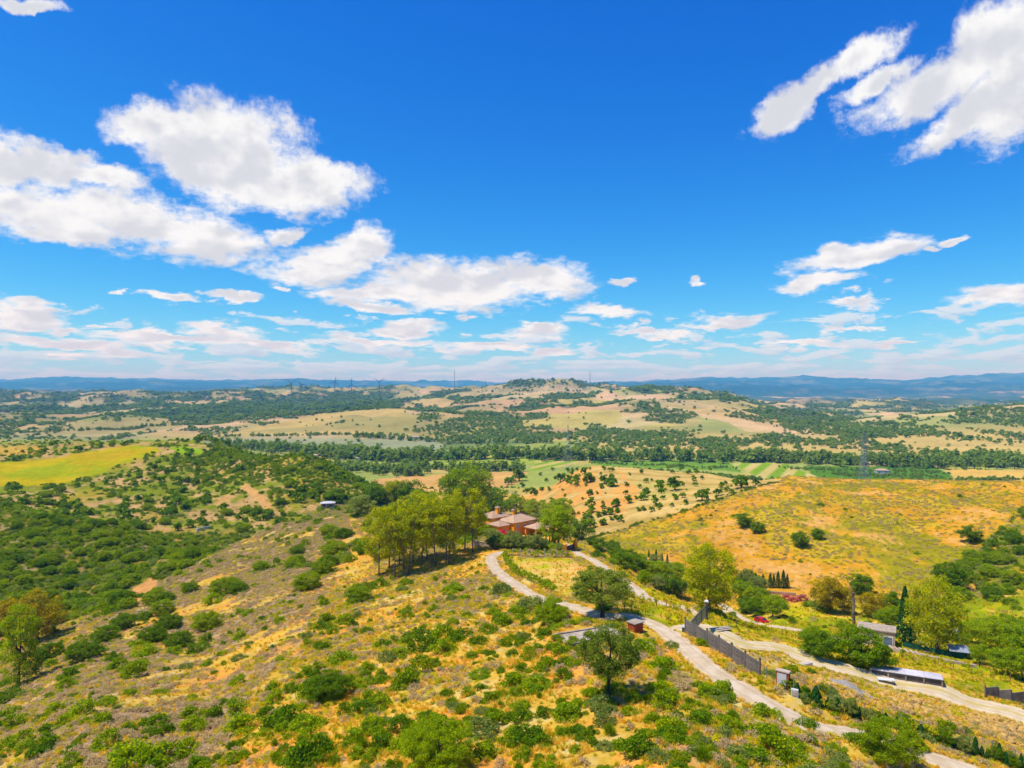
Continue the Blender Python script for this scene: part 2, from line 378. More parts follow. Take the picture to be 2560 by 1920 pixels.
# ------------------------------------------------------------------ materials
ALB = 0.71
def alb(r, g, b, k=ALB):
    c = lin(r, g, b, k); L = .3*c[0]+.6*c[1]+.1*c[2]
    return tuple(max(.004, L+(v-L)*1.12) for v in c)
def new_mat(name):
    m = bpy.data.materials.new(name); m.use_nodes = True; m.node_tree.nodes.clear(); return m, NG(m.node_tree)
LEAF = 1.72
def leaf_mat(name, c1, c2, trans=0.52, c3=None, sc=0.35):
    """foliage: tone differs from plant to plant and from clump to clump"""
    m, g = new_mat(name)
    oi = g.n('ShaderNodeObjectInfo'); geo = g.n('ShaderNodeNewGeometry')
    tc = g.n('ShaderNodeTexCoord').outputs['Object']
    c1, c2 = [tuple(v*LEAF for v in c) for c in (c1, c2)]; c3 = tuple(v*LEAF for v in c3) if c3 else None
    f = g.noise(tc, sc*3, 3, 0.6)
    f = g.m('ADD', g.m('MULTIPLY', oi.outputs['Random'], 0.55), g.m('MULTIPLY', g.ss(f, 0.3, 0.7), 0.45))
    col = g.mix(f, c1, c2)
    rnd = geo.outputs['Random Per Island']
    if c3: col = g.mix(g.m('MULTIPLY', g.ss(rnd, 0.62, 0.95), 0.8), col, c3)
    col = g.mix(1.0, col, g.n('ShaderNodeCombineColor', {0: g.m('MULTIPLY_ADD', rnd, 0.5, 0.72), 1: g.m('MULTIPLY_ADD', rnd, 0.4, 0.78), 2: 0.9}).outputs[0], 'MULTIPLY')
    d = g.n('ShaderNodeBsdfDiffuse', {'Color': col}); t = g.n('ShaderNodeBsdfTranslucent', {'Color': g.mix(1.0, col, (1.25, 1.2, 0.55), 'MULTIPLY')})
    mx = g.n('ShaderNodeMixShader', {0: trans, 1: d.outputs[0], 2: t.outputs[0]})
    g.n('ShaderNodeOutputMaterial', {'Surface': mx.outputs[0]})
    return m
def stone_mat(name, c1, c2, scale=2.0, rough=0.9, bump=0.3, c3=None, metal=0.0):
    m, g = new_mat(name)
    tc = g.n('ShaderNodeTexCoord').outputs['Object']
    f = g.noise(tc, scale, 6, 0.6); col = g.mix(g.ss(f, 0.35, 0.65), c1, c2)
    st = g.noise(tc, scale*0.23, 3, 0.6)
    if c3: col = g.mix(g.m('MULTIPLY', g.ss(st, 0.52, 0.7), 0.8), col, c3)
    oi = g.n('ShaderNodeObjectInfo'); v = g.m('MULTIPLY_ADD', oi.outputs['Random'], 0.24, 0.88)
    col = g.mix(1.0, col, g.n('ShaderNodeCombineColor', {0: v, 1: v, 2: v}).outputs[0], 'MULTIPLY')
    fb = g.noise(tc, scale*5, 4, 0.6)
    b = g.n('ShaderNodeBump', {'Strength': bump, 'Distance': 0.05, 'Height': fb})
    p = g.n('ShaderNodeBsdfPrincipled', {'Base Color': col, 'Roughness': rough, 'Metallic': metal, 'Normal': b.outputs[0]})
    g.n('ShaderNodeOutputMaterial', {'Surface': p.outputs[0]})
    return m
M = {}
M['leaf_shrub'] = leaf_mat('leaf_shrub', alb(92,122,20), alb(142,160,34), c3=alb(182,180,50))
M['leaf_dark'] = leaf_mat('leaf_dark', alb(76,108,30), alb(112,138,40), c3=alb(146,158,56))
M['leaf_bright'] = leaf_mat('leaf_bright', alb(108,138,30), alb(148,164,44), c3=alb(182,180,60))
M['leaf_euc'] = leaf_mat('leaf_euc', alb(124,140,26), alb(168,172,44), c3=alb(196,180,60))
M['leaf_brown'] = leaf_mat('leaf_brown', alb(134,130,32), alb(172,156,42), c3=alb(186,154,54))
M['leaf_grey'] = leaf_mat('leaf_grey', alb(104,122,62), alb(140,150,84), c3=alb(164,160,100))
M['leaf_oak'] = leaf_mat('leaf_oak', alb(98,120,46), alb(138,148,66), c3=alb(164,162,92))
M['leaf_cypress'] = leaf_mat('leaf_cypress', alb(34,70,34), alb(58,92,40), trans=0.12)
M['leaf_far'] = leaf_mat('leaf_far', alb(92,120,54), alb(140,154,72), trans=0.4)
M['leaf_river'] = leaf_mat('leaf_river', alb(98,126,52), alb(142,156,74), trans=0.45, c3=alb(160,164,90))
M['leaf_heath'] = leaf_mat('leaf_heath', alb(156,134,108), alb(188,164,132), trans=0.3, c3=alb(172,158,84))
M['leaf_olivegrass'] = leaf_mat('leaf_olivegrass', alb(160,158,46), alb(190,178,62), trans=0.3)
M['leaf_straw'] = leaf_mat('leaf_straw', alb(226,178,78), alb(222,196,110), trans=0.3, c3=alb(200,176,64))
M['leaf_pink'] = leaf_mat('leaf_pink', alb(196,110,130), alb(150,120,80), c3=alb(220,130,160))
M['leaf_magenta'] = leaf_mat('leaf_magenta', alb(230,10,110), alb(215,20,120), trans=0.3, c3=alb(245,30,140))
M['bark'] = stone_mat('bark', alb(96,80,64), alb(60,50,42), 3.0, bump=0.6)
M['bark_pale'] = stone_mat('bark_pale', alb(170,150,126), alb(120,98,80), 2.0, bump=0.5)
M['concrete'] = stone_mat('concrete', alb(146,136,122), alb(112,103,94), 1.6, c3=alb(92,86,80))
M['concrete_pale'] = stone_mat('concrete_pale', alb(204,186,164), alb(176,158,138), 1.2, c3=alb(150,132,114))
M['white'] = stone_mat('white', alb(232,230,226,.8), alb(214,210,206,.8), 1.0, c3=alb(190,186,180))
M['sheet'] = stone_mat('sheet', alb(232,226,228), alb(216,208,210), 1.0, c3=alb(196,186,184))
M['ochre'] = stone_mat('ochre', alb(246,172,56,.95), alb(238,158,50,.95), 0.8, c3=alb(244,186,96,.95))
M['tile'] = stone_mat('tile', alb(212,178,144), alb(186,148,118), 1.8, c3=alb(216,178,150), bump=0.8)
M['brick'] = stone_mat('brick', alb(198,92,40), alb(168,74,34), 4.0, c3=alb(206,120,70))
M['mortar'] = stone_mat('mortar', alb(190,170,150), alb(170,150,130), 4.0)
M['cream'] = stone_mat('cream', alb(222,200,176), alb(204,180,156), 0.9, c3=alb(188,160,140))
M['blue_metal'] = stone_mat('blue_metal', alb(120,142,168), alb(98,118,146), 1.0, rough=0.5)
M['dark_metal'] = stone_mat('dark_metal', alb(64,58,70), alb(46,42,52), 1.0, rough=0.5)
M['grey_metal'] = stone_mat('grey_metal', alb(176,182,190), alb(148,154,164), 1.0, rough=0.45, metal=0.2)
M['gate_metal'] = stone_mat('gate_metal', alb(166,168,128), alb(146,150,116), 1.0, rough=0.5)
M['green_net'] = stone_mat('green_net', alb(24,104,72), alb(18,84,62), 1.0)
M['wood'] = stone_mat('wood', alb(178,140,96), alb(146,110,76), 3.0)
M['wood_pale'] = stone_mat('wood_pale', alb(226,214,196), alb(206,190,168), 2.0)
M['rock'] = stone_mat('rock', alb(226,186,110), alb(190,146,80), 1.4, c3=alb(226,206,170), bump=0.8)
M['gravel'] = stone_mat('gravel', alb(196,186,172), alb(166,156,146), 6.0, bump=0.9)
M['glass'] = stone_mat('glass', alb(206,214,226), alb(180,190,206), 0.6, rough=0.2)
M['steel'] = stone_mat('steel', alb(150,156,166), alb(128,134,146), 1.0, rough=0.5, metal=0.3)
M['turbine'] = stone_mat('turbine', alb(124,132,146), alb(112,120,134), 0.2, rough=0.5)
M['car_paint'] = stone_mat('car_paint', alb(206,22,44), alb(196,18,40), 0.5, rough=0.25, bump=0.0)
M['tyre'] = stone_mat('tyre', alb(36,36,38), alb(28,28,30), 2.0)
M['car_glass'] = stone_mat('car_glass', alb(60,66,80), alb(50,56,70), 0.5, rough=0.1, bump=0.0)

# ------------------------------------------------------------------ land cover
LS_SLOPE = [(-200,1760),(0,1690),(150,1640),(300,1510),(430,1440),(560,1372),(700,1305),(800,1270),(860,1262),(880,1330),(860,1440),(800,1500),(760,1600),(640,1720),(520,1960),(-200,1960)]
YFIELD = [(-40,1218),(-40,1158),(60,1152),(150,1142),(250,1122),(330,1112),(385,1117),(410,1128),(330,1150),(250,1180),(170,1204),(90,1214)]
LIME = [(425,1118),(470,1117),(512,1128),(500,1138),(440,1130)]
STRAWL = [(-20,1145),(0,1118),(60,1112),(120,1117),(100,1135)]
SCAR = [(306,1516),(330,1470),(372,1444),(398,1450),(390,1470),(350,1505)]
SCAR2 = [(770,1450),(800,1380),(860,1300),(900,1275),(930,1290),(900,1340),(860,1420),(840,1480),(760,1560),(720,1560)]
PATHL = [(615,1207),(640,1225),(690,1268),(660,1272),(630,1240),(600,1225),(540,1265),(530,1255),(590,1222)]
OLIVE = [(1290,1350),(1290,1240),(1330,1200),(1420,1172),(1560,1155),(1680,1155),(1860,1190),(1960,1200),(1900,1215),(1760,1260),(1600,1310),(1490,1345)]
OLIVE_OR = [(1290,1330),(1300,1230),(1380,1185),(1500,1165),(1560,1180),(1600,1230),(1560,1300),(1440,1340)]
ORANGE_F = [(930,1200),(1120,1182),(1320,1180),(1300,1210),(1180,1235),(1000,1245),(900,1232)]
GREEN_F = [(1075,1143),(1360,1142),(1350,1158),(1220,1164),(1085,1160)]
VINE = [(1828,1158),(1960,1158),(2042,1192),(1900,1196)]
VINE2 = [(1350,1145),(1480,1143),(1420,1165),(1320,1178)]
ORCH = [(2010,1164),(2340,1168),(2380,1190),(2360,1204),(2080,1200),(2030,1190)]
OLIVE_G = [(1470,1150),(1820,1152),(1850,1180),(1680,1172),(1500,1165)]
TANR = [(2360,1172),(2620,1176),(2620,1205),(2390,1196)]
GREENR = [(2620,1290),(2480,1330),(2400,1420),(2370,1480),(2400,1580),(2620,1600)]
LOOPIN = [(1275,1400),(1420,1392),(1500,1440),(1480,1500),(1400,1490),(1340,1460),(1290,1430)]
YARD = [(1770,1582),(1850,1592),(1960,1622),(2080,1660),(2180,1690),(2120,1694),(2010,1668),(1920,1660),(1840,1620)]
RUBBLE = [(2010,1690),(2090,1682),(2150,1728),(2240,1732),(2340,1752),(2480,1790),(2600,1820),(2600,1880),(2460,1836),(2340,1802),(2230,1774),(2150,1755),(2060,1722)]
VALLEY_G = [(500,1108),(560,1090),(900,1084),(1120,1095),(1100,1120),(900,1135),(700,1125)]
TANHILL = [(520,1092),(700,1055),(830,1030),(1010,1020),(1045,1050),(1030,1088),(800,1086)]
FOREST1 = [(420,1052),(440,1022),(560,1008),(680,1000),(760,976),(1000,982),(1010,1016),(870,1028),(700,1044),(540,1060)]
KNOLL = [(1140,1105),(1180,1085),(1240,1066),(1300,1072),(1370,1088),(1380,1108)]
FORESTR = [(2340,1060),(2420,1022),(2620,1020),(2620,1080),(2470,1060)]
PINK = [(1500,975),(1620,985),(1800,1015),(1780,1022),(1600,1005),(1505,992)]
PINKB = [(1120,985),(1230,968),(1440,960),(1480,985),(1300,990),(1150,994)]
seedv = np.random.default_rng(21)
VS = np.stack([seedv.uniform(-4200, 4200, 420), np.exp(seedv.uniform(math.log(1150), math.log(6500), 420))], 1); VC = seedv.random(420)
def patches(x, y):
    o = np.zeros(len(x)); wx = x+60*fbm(x/300, y/300, 2, 31); wy = y+60*fbm(x/300, y/300, 2, 32)
    for s in range(0, len(x), 8000):
        d = (wx[s:s+8000, None]-VS[None, :, 0])**2+(0.55*(wy[s:s+8000, None]-VS[None, :, 1]))**2
        o[s:s+8000] = VC[d.argmin(1)]
    return o
def project(x, y, z):
    Y = np.maximum(y, 1.0)
    return 1280+F*x/Y, HOR-F*(z-CAMZ)/Y, y
def wooded(px, py, Y, x, y):
    """0..1 tree cover of the far land (beyond the valley trees)"""
    q = np.clip(Y/2200, .45, 3)
    n = fbm(x/260, y/330, 5, 41, .6)+0.25*fbm(x/70, y/90, 3, 43)
    f = sstep(n, -0.14, 0.2)
    f = np.where(inpoly(px, py, TANHILL) & (Y < 2600), sstep(n, 0.42, 0.6)*.8, f)
    f = np.where(inpoly(px, py, VALLEY_G), 0, f)
    f = np.where(inpoly(px, py, FOREST1) & (Y > 1700), np.maximum(f, sstep(n, -.55, -.2)), f)
    f = np.where(inpoly(px, py, KNOLL) & (Y < 2000), 1.0, f)
    f = np.where(inpoly(px, py, FORESTR), np.maximum(f, .85), f)
    f = np.where(inpoly(px, py, PINK) | inpoly(px, py, PINKB), f*.25, f)
    f = np.where((Y < 1350) & (Y > 900), sstep(py, 1165, 1110)*0+np.where(px > 1450, f*.9, np.where(py < 1112, .25*f, f*.3)), f)
    return f
def streak(x, y, Y):
    """patchiness of the near ridge drawn out along the run of the slope"""
    u, v = (x+y)*.7071, (x-y)*.7071; k = sstep(Y, 190, 260)
    return fbm(u/19, v/6.5, 4, 61)*(1-k)+fbm(x/7, y/10, 4, 61)*k
def mixc(a, b, w): return a*(1-w[:, None])+np.asarray(b)[None, :]*w[:, None]
def cover(px, py, Y, x, y):
    n = len(x); A = lambda r, g, b: np.array(alb(r, g, b))
    wob = 9*fbm(x/np.clip(Y*.03, 1.5, 60), y/np.clip(Y*.03, 1.5, 60), 3, 51)
    wx = px+wob; wy = py+wob*.4
    n1 = streak(x, y, Y); n2 = fbm(x/2.2, y/2.2, 3, 62); n3 = fbm(x/23, y/30, 4, 63); n4 = fbm(x/55, y/70, 4, 64)
    # near ridge: dry yellow grass, orange earth, olive grass
    c = np.tile(A(224,184,92), (n, 1))
    c = mixc(c, A(242,172,92), sstep(n1+.4*n2, -.15, .3))
    c = mixc(c, A(176,168,62), sstep(n3+.3*n2+.3*n1, -.05, .35)*.85)
    c = mixc(c, A(228,204,140), sstep(-n1+.5*n2, .3, .6)*.7)
    ls = inpoly(wx, wy, LS_SLOPE) & (Y < 330)
    dry = np.where(ls, sstep(n3+.8*n1, -.45, -.05), sstep(n3+.7*n1, .05, .4)*.75)
    c = mixc(c, A(188,156,120), dry)
    c = mixc(c, A(240,180,96), (inpoly(wx, wy, SCAR2) & (Y < 330))*sstep(n1, -.5, .1))
    # ravine and left spur
    rav = ((px < 760) & (Y > 195) & ~inpoly(wx, wy, LS_SLOPE) & (Y < 350))*1.0
    c = mixc(c, A(116,126,50), rav*sstep(-n1-n3, -.7, .1))
    c = mixc(c, A(232,172,110), (inpoly(wx, wy, SCAR) & (Y < 300))*1.0)
    # left hills
    lh = sstep(Y, 335, 365)*(px < 1080)
    h = np.tile(A(222,180,122), (n, 1)); h = mixc(h, A(150,156,62), sstep(n3+.5*n1, -.35, .15)); h = mixc(h, A(206,172,84), sstep(n4, .1, .5)*.6)
    c = c*(1-lh[:, None])+h*lh[:, None]
    yf = inpoly(wx, wy, YFIELD) & (Y > 380) & (Y < 800)
    fy = mixc(np.tile(A(214,188,50), (n, 1)), A(184,186,44), sstep(n4+.3*n3, 0, .35)); fy = mixc(fy, A(226,176,76), sstep(-n4, .1, .5)*.6)
    c = np.where(yf[:, None], fy, c)
    c = mixc(c, A(160,190,56), (inpoly(wx, wy, LIME) & (Y > 380) & (Y < 800))*1.0)
    c = mixc(c, A(226,182,96), (inpoly(wx, wy, STRAWL) & (Y > 380) & (Y < 800))*1.0)
    c = mixc(c, A(232,180,116), (inpoly(wx, wy, PATHL) & (Y > 345) & (Y < 600))*1.0)
    # right hillside
    rh = sstep(Y, 205, 225)*(px > 1380)*(1-sstep(Y, 440, 470))*(1-inpoly(wx, wy, OLIVE)*sstep(Y, 300, 330))
    h = np.tile(A(224,166,74), (n, 1)); h = mixc(h, A(212,178,76), sstep(n3, -.1, .35)); h = mixc(h, A(170,156,60), sstep(n4+.6*n1, .05, .45)); h = mixc(h, A(234,180,110), sstep(-n3+n2*.4, .25, .6))
    c = c*(1-rh[:, None])+h*rh[:, None]
    gr = inpoly(wx, wy, GREENR) & (Y > 150) & (Y < 420)
    c = mixc(c, A(136,142,58), gr*sstep(n1+n3, -.5, .1))
    # olive hill with its terraces
    ol = inpoly(wx, wy, OLIVE) & (Y > 320) & (Y < 620)
    ter = np.sin((y*.82+x*.35+6*n4)/3.4)
    h = np.tile(A(222,188,120), (n, 1)); h = mixc(h, A(190,158,88), sstep(ter, .2, .85)*.8); h = mixc(h, A(200,186,106), sstep(n4, .1, .5)*.6)
    h = mixc(h, A(238,172,100), (inpoly(wx, wy, OLIVE_OR))*sstep(n3, -.4, .2)*.85)
    c = np.where(ol[:, None], h, c)
    # gardens and gully on the right: greener grass
    gd = (px > 1540)*sstep(Y, 92, 112)*(1-sstep(Y, 195, 218))*sstep(px, 1540, 1620)
    h = np.tile(A(196,182,66), (n, 1)); h = mixc(h, A(150,160,50), sstep(n1+n3, -.05, .4)); h = mixc(h, A(230,186,104), sstep(-n1+.4*n2, .2, .5))
    c = c*(1-gd[:, None])+h*gd[:, None]
    yd = inpoly(wx, wy, YARD) & (Y < 125); c = mixc(c, A(228,196,136), yd*sstep(-n1, -.5, .1))
    rb = inpoly(wx, wy, RUBBLE) & (Y < 130); c = mixc(c, A(232,186,100), rb*.9)
    li = inpoly(wx, wy, LOOPIN) & (Y < 230)
    h = mixc(np.tile(A(226,190,112), (n, 1)), A(190,180,66), sstep(n3+.5*n2, -.1, .35)); h = mixc(h, A(236,178,110), sstep(n1+.4*n2, .1, .5))
    c = np.where(li[:, None], h, c)
    # valley floor
    vf = sstep(Y, 600, 700)*(Y < 1500)
    h = np.tile(A(170,176,96), (n, 1)); h = mixc(h, A(206,184,112), sstep(fbm(x/160, y/160, 3, 66), .05, .3))
    h = mixc(h, A(126,140,84), (Y > 1150)*sstep(fbm(x/300, y/200, 3, 67), -.1, .2)*1.0)
    h = mixc(h, A(216,184,118), (px > 1450)*sstep(Y, 1020, 1120)*.85)
    c = c*(1-vf[:, None])+h*vf[:, None]
    for poly, col in ((ORANGE_F, (226,178,112)), (GREEN_F, (176,186,86)), (OLIVE_G, (124,156,66)), (ORCH, (96,132,52)), (TANR, (222,182,104)), (VALLEY_G, (168,170,126))):
        c = mixc(c, A(*col), (inpoly(wx, wy, poly) & (Y > 580) & (Y < 1700))*1.0)
    vr = np.sin((x*.5-y*.25)/2.2)
    for poly in (VINE, VINE2):
        k = (inpoly(px, py, poly) & (Y > 480) & (Y < 1200))[:, None]
        c = np.where(k, mixc(np.tile(A(212,190,120), (n, 1)), A(140,170,62), sstep(vr, -.3, .3)), c)
    # far land: patchwork of fields, woods
    fa = sstep(Y, 1300, 1500)
    pt = np.zeros(n); k = fa > 0
    if k.any(): pt[k] = patches(x[k], y[k])
    pal = np.array([A(214,182,124), A(220,178,132), A(206,186,112), A(180,178,108), A(226,190,140), A(196,176,116), A(212,190,134)])
    h = pal[(pt*6.99).astype(int)]
    h = mixc(h, A(218,188,118), (inpoly(wx, wy, TANHILL) & (Y < 2700))*.9)
    h = mixc(h, A(150,150,92), sstep(fbm(x/500, y/500, 4, 71), .05, .4)*.6)
    h = mixc(h, A(232,190,158), (inpoly(wx, wy, PINK) | inpoly(wx, wy, PINKB))*.3)
    h = mixc(h, A(70,98,52), wooded(px, py, Y, x, y)*sstep(Y, 1300, 2200)*.85)
    h = mixc(h, A(60,92,62), sstep(Y, 4300, 5200)*sstep(fbm(x/900, y/900, 4, 73), -.45, .0)*.9)
    mt = sstep(Y, 9000, 11500)
    mm = mixc(np.tile(A(44,72,46), (n, 1)), A(150,150,112), sstep(fbm(x/800, y/1100, 5, 75, .65), .05, .45)*.5)
    h = h*(1-mt[:, None])+mm*mt[:, None]
    c = c*(1-fa[:, None])+h*fa[:, None]
    return c

def ground_material():
    m, g = new_mat('ground')
    at = g.n('ShaderNodeAttribute', attribute_name='cover').outputs['Color']
    pos = g.n('ShaderNodeNewGeometry').outputs['Position']
    a = g.noise(pos, 1.6, 5, 0.65); b = g.noise(pos, 0.22, 5, 0.6); c = g.noise(pos, 0.02, 5, 0.6)
    v = g.m('ADD', g.m('ADD', g.m('MULTIPLY', a, 0.55), g.m('MULTIPLY', b, 0.45)), g.m('MULTIPLY', c, 0.35))
    v = g.ss(v, 0.42, 0.93, 0.68, 1.32)
    col = g.mix(1.0, at, g.n('ShaderNodeCombineColor', {0: v, 1: v, 2: v}).outputs[0], 'MULTIPLY')
    h = g.noise(pos, 0.9, 3, 0.6)
    col = g.mix(g.m('MULTIPLY', g.ss(h, 0.5, 0.75), 0.35), col, g.mix(1.0, col, (0.82, 0.95, 0.7), 'MULTIPLY'))
    bp = g.n('ShaderNodeBump', {'Strength': 0.7, 'Distance': 0.25, 'Height': g.noise(pos, 1.1, 6, 0.65)})
    p = g.n('ShaderNodeBsdfDiffuse', {'Color': col, 'Roughness': 0.6, 'Normal': bp.outputs[0]})
    g.n('ShaderNodeOutputMaterial', {'Surface': p.outputs[0]})
    return m
def build_ground():
    half = np.radians(np.arange(-38.5, 38.51, 0.145))
    side = np.radians(np.concatenate([np.arange(40, 60, 1.5), np.arange(60, 180, 5)]))
    az = np.concatenate([-side[::-1], half, side])
    rr = [7.0]
    while rr[-1] < 42000:
        r = rr[-1]; rr.append(r*(1.08 if r < 44 else 1.0085 if r < 420 else 1.010 if r < 3000 else 1.018))
    rr = np.array(rr); nr, na = len(rr), len(az)
    R, A_ = np.meshgrid(rr, az, indexing='ij')
    x = (R*np.sin(A_)).ravel(); y = (R*np.cos(A_)).ravel()
    z = G(x, y)
    px, py, Y = project(x, y, z); pxp, Yp = polar(x, y)
    inf = np.abs(np.arctan2(x, y)) < math.radians(39)
    c = cover(np.where(inf, px, pxp), np.where(inf, py, HOR-F*(z-CAMZ)/Yp), np.where(inf, Y, Yp), x, y)
    V = np.stack([x, y, z], 1)
    i = np.arange(nr-1)[:, None]*na; j = np.arange(na)[None, :]; j2 = (j+1) % na
    Q = np.stack([(i+j).ravel(), (i+na+j).ravel(), (i+na+j2).ravel(), (i+j2).ravel()], 1)[:, ::-1]
    V = np.vstack([V, [[0, 0, z[:na].mean()]]]); c = np.vstack([c, c[:1]])
    me = mesh_from('ground', V, np.ascontiguousarray(Q), ground_material(), smooth=True)
    at = me.color_attributes.new('cover', 'FLOAT_COLOR', 'POINT')
    at.data.foreach_set('color', np.concatenate([c, np.ones((len(c), 1))], 1).astype(np.float32).ravel())
    o = link('ground', me); tag(o, 'rolling dry hills, valley floor and far blue mountains', kind='structure')
    return o
build_ground()
def road_mat(name, c1, c2, c3, strip=0.0):
    m, g = new_mat(name)
    u = g.n('ShaderNodeAttribute', attribute_name='across').outputs['Fac']
    pos = g.n('ShaderNodeNewGeometry').outputs['Position']
    f = g.noise(pos, 0.5, 5, 0.6); col = g.mix(g.ss(f, .35, .65), c1, c2)
    ab = g.m('ABSOLUTE', u); w = g.noise(pos, 0.35, 4, 0.6)
    ed = g.ss(g.m('ADD', ab, g.m('MULTIPLY', g.m('SUBTRACT', w, .5), .5)), .72, 1.0)
    col = g.mix(g.m('MULTIPLY', ed, .75), col, c3)
    mid = g.m('MULTIPLY', g.ss(g.m('ADD', ab, g.m('MULTIPLY', g.m('SUBTRACT', w, .5), .7)), .28, .05), strip)
    col = g.mix(mid, col, c3)
    fb = g.noise(pos, 4, 4, 0.7); col = g.mix(g.m('MULTIPLY', g.ss(fb, .5, .8), .45), col, c2)
    rut = g.m('ABSOLUTE', g.m('SUBTRACT', ab, g.m('ADD', .45, g.m('MULTIPLY', g.m('SUBTRACT', w, .5), .25))))
    col = g.mix(g.m('MULTIPLY', g.ss(rut, .16, .03), .35), col, tuple(v*.72 for v in c2))
    col = g.mix(g.m('MULTIPLY', g.ss(g.noise(pos, 0.13, 5, .65), .52, .68), .4), col, c3)
    bp = g.n('ShaderNodeBump', {'Strength': .4, 'Distance': .08, 'Height': fb})
    p = g.n('ShaderNodeBsdfDiffuse', {'Color': col, 'Roughness': .5, 'Normal': bp.outputs[0]})
    g.n('ShaderNodeOutputMaterial', {'Surface': p.outputs[0]}); return m
M['road'] = road_mat('road', alb(232,212,184), alb(214,190,156), alb(214,176,106))
M['track'] = road_mat('track', alb(240,220,186), alb(222,198,160), alb(200,178,84), .6)
def build_road(nm, P, w):
    T = np.gradient(P[:, :2], axis=0); T /= np.linalg.norm(T, axis=1)[:, None]+1e-9
    k = 9; pad_ = np.pad(T, ((k//2, k//2), (0, 0)), mode='edge'); T = np.stack([np.convolve(pad_[:, i], np.ones(k)/k, 'valid') for i in (0, 1)], 1); T /= np.linalg.norm(T, axis=1)[:, None]
    N = np.stack([T[:, 1], -T[:, 0]], 1); us = np.linspace(-1, 1, 9); V = []; U = []
    s = np.arange(len(P))*.8
    for u in us:
        ww = w*.5*(1+.14*fbm(s/6, s*0+(3 if u > 0 else 7), 3, 81))
        q = P[:, :2]+N*(u*ww)[:, None]
        zz = G(q[:, 0], q[:, 1])
        V.append(np.column_stack([q, np.maximum(zz, P[:, 2]-.3)+.12-.06*abs(u)**3])); U.append(np.full(len(P), u))
    V = np.stack(V, 1); n, m_ = V.shape[:2]
    i = np.arange(n-1)[:, None]*m_; j = np.arange(m_-1)[None, :]
    Q = np.stack([(i+j).ravel(), (i+j+1).ravel(), (i+m_+j+1).ravel(), (i+m_+j).ravel()], 1)
    me = mesh_from(nm, V.reshape(-1, 3), Q, M['track'] if nm == 'yard_track' else M['road'], smooth=True)
    a = me.attributes.new('across', 'FLOAT', 'POINT'); a.data.foreach_set('value', np.stack(U, 1).ravel().astype(np.float32))
    tag(link(nm, me), {'loop_road': 'pale dirt road looping in front of the villa and past the grey wall', 'gate_road': 'pale gravel road leading down from the villa gate',
        'car_road': 'pale lane running past the red car', 'yard_track': 'wide dirt track with wheel ruts beside the white-roofed tank'}[nm], kind='structure')
for nm, (P, w) in ROADS.items(): build_road(nm, P, w)
# ------------------------------------------------------------------ plants: prototypes
def leaf_quads(C, N, size, r, asp=0.6, droop=None):
    """one small pointed leaf face per centre, lying across the normal N"""
    n = len(C); N = N/(np.linalg.norm(N, axis=1)[:, None]+1e-9)
    t = r.normal(size=(n, 3))
    if droop is not None: t = t*0.35+np.array([0, 0, -1.0])*droop
    t -= N*(t*N).sum(1)[:, None]; t /= np.linalg.norm(t, axis=1)[:, None]+1e-9
    b = np.cross(N, t); s = (size*r.uniform(.65, 1.35, n))[:, None]
    V = np.stack([C-t*s, C+b*s*asp, C+t*s, C-b*s*asp], 1).reshape(-1, 3)
    return V, np.arange(4*n).reshape(n, 4)
def clump_leaves(cc, rad, per, leaf, r, squash=0.8, jit=0.55, up=0.25, **kw):
    Vs, Fs, b = [], [], 0
    for c, R in zip(cc, rad):
        d = r.normal(size=(per, 3)); d /= np.linalg.norm(d, axis=1)[:, None]
        d[:, 2] = np.where(d[:, 2] < -0.35, -d[:, 2], d[:, 2])
        rr = R*r.uniform(.55, 1.08, per)[:, None]
        C = c+d*rr*np.array([1, 1, squash])
        N = d+r.normal(size=(per, 3))*jit+np.array([0, 0, up])
        V, Fq = leaf_quads(C, N, leaf, r, **kw); Vs.append(V); Fs.append(Fq+b); b += len(V)
    return np.vstack(Vs), np.vstack(Fs)
def dome_points(n, r, w=1.0, h=0.9, inner=0.35):
    d = r.normal(size=(n, 3)); d[:, 2] = np.abs(d[:, 2]); d /= np.linalg.norm(d, axis=1)[:, None]
    return d*(r.uniform(inner, 1.0, n)**.6)[:, None]*np.array([w, w, h])
PROTO = {}
def proto(name, me): PROTO.setdefault(name, []).append(me)
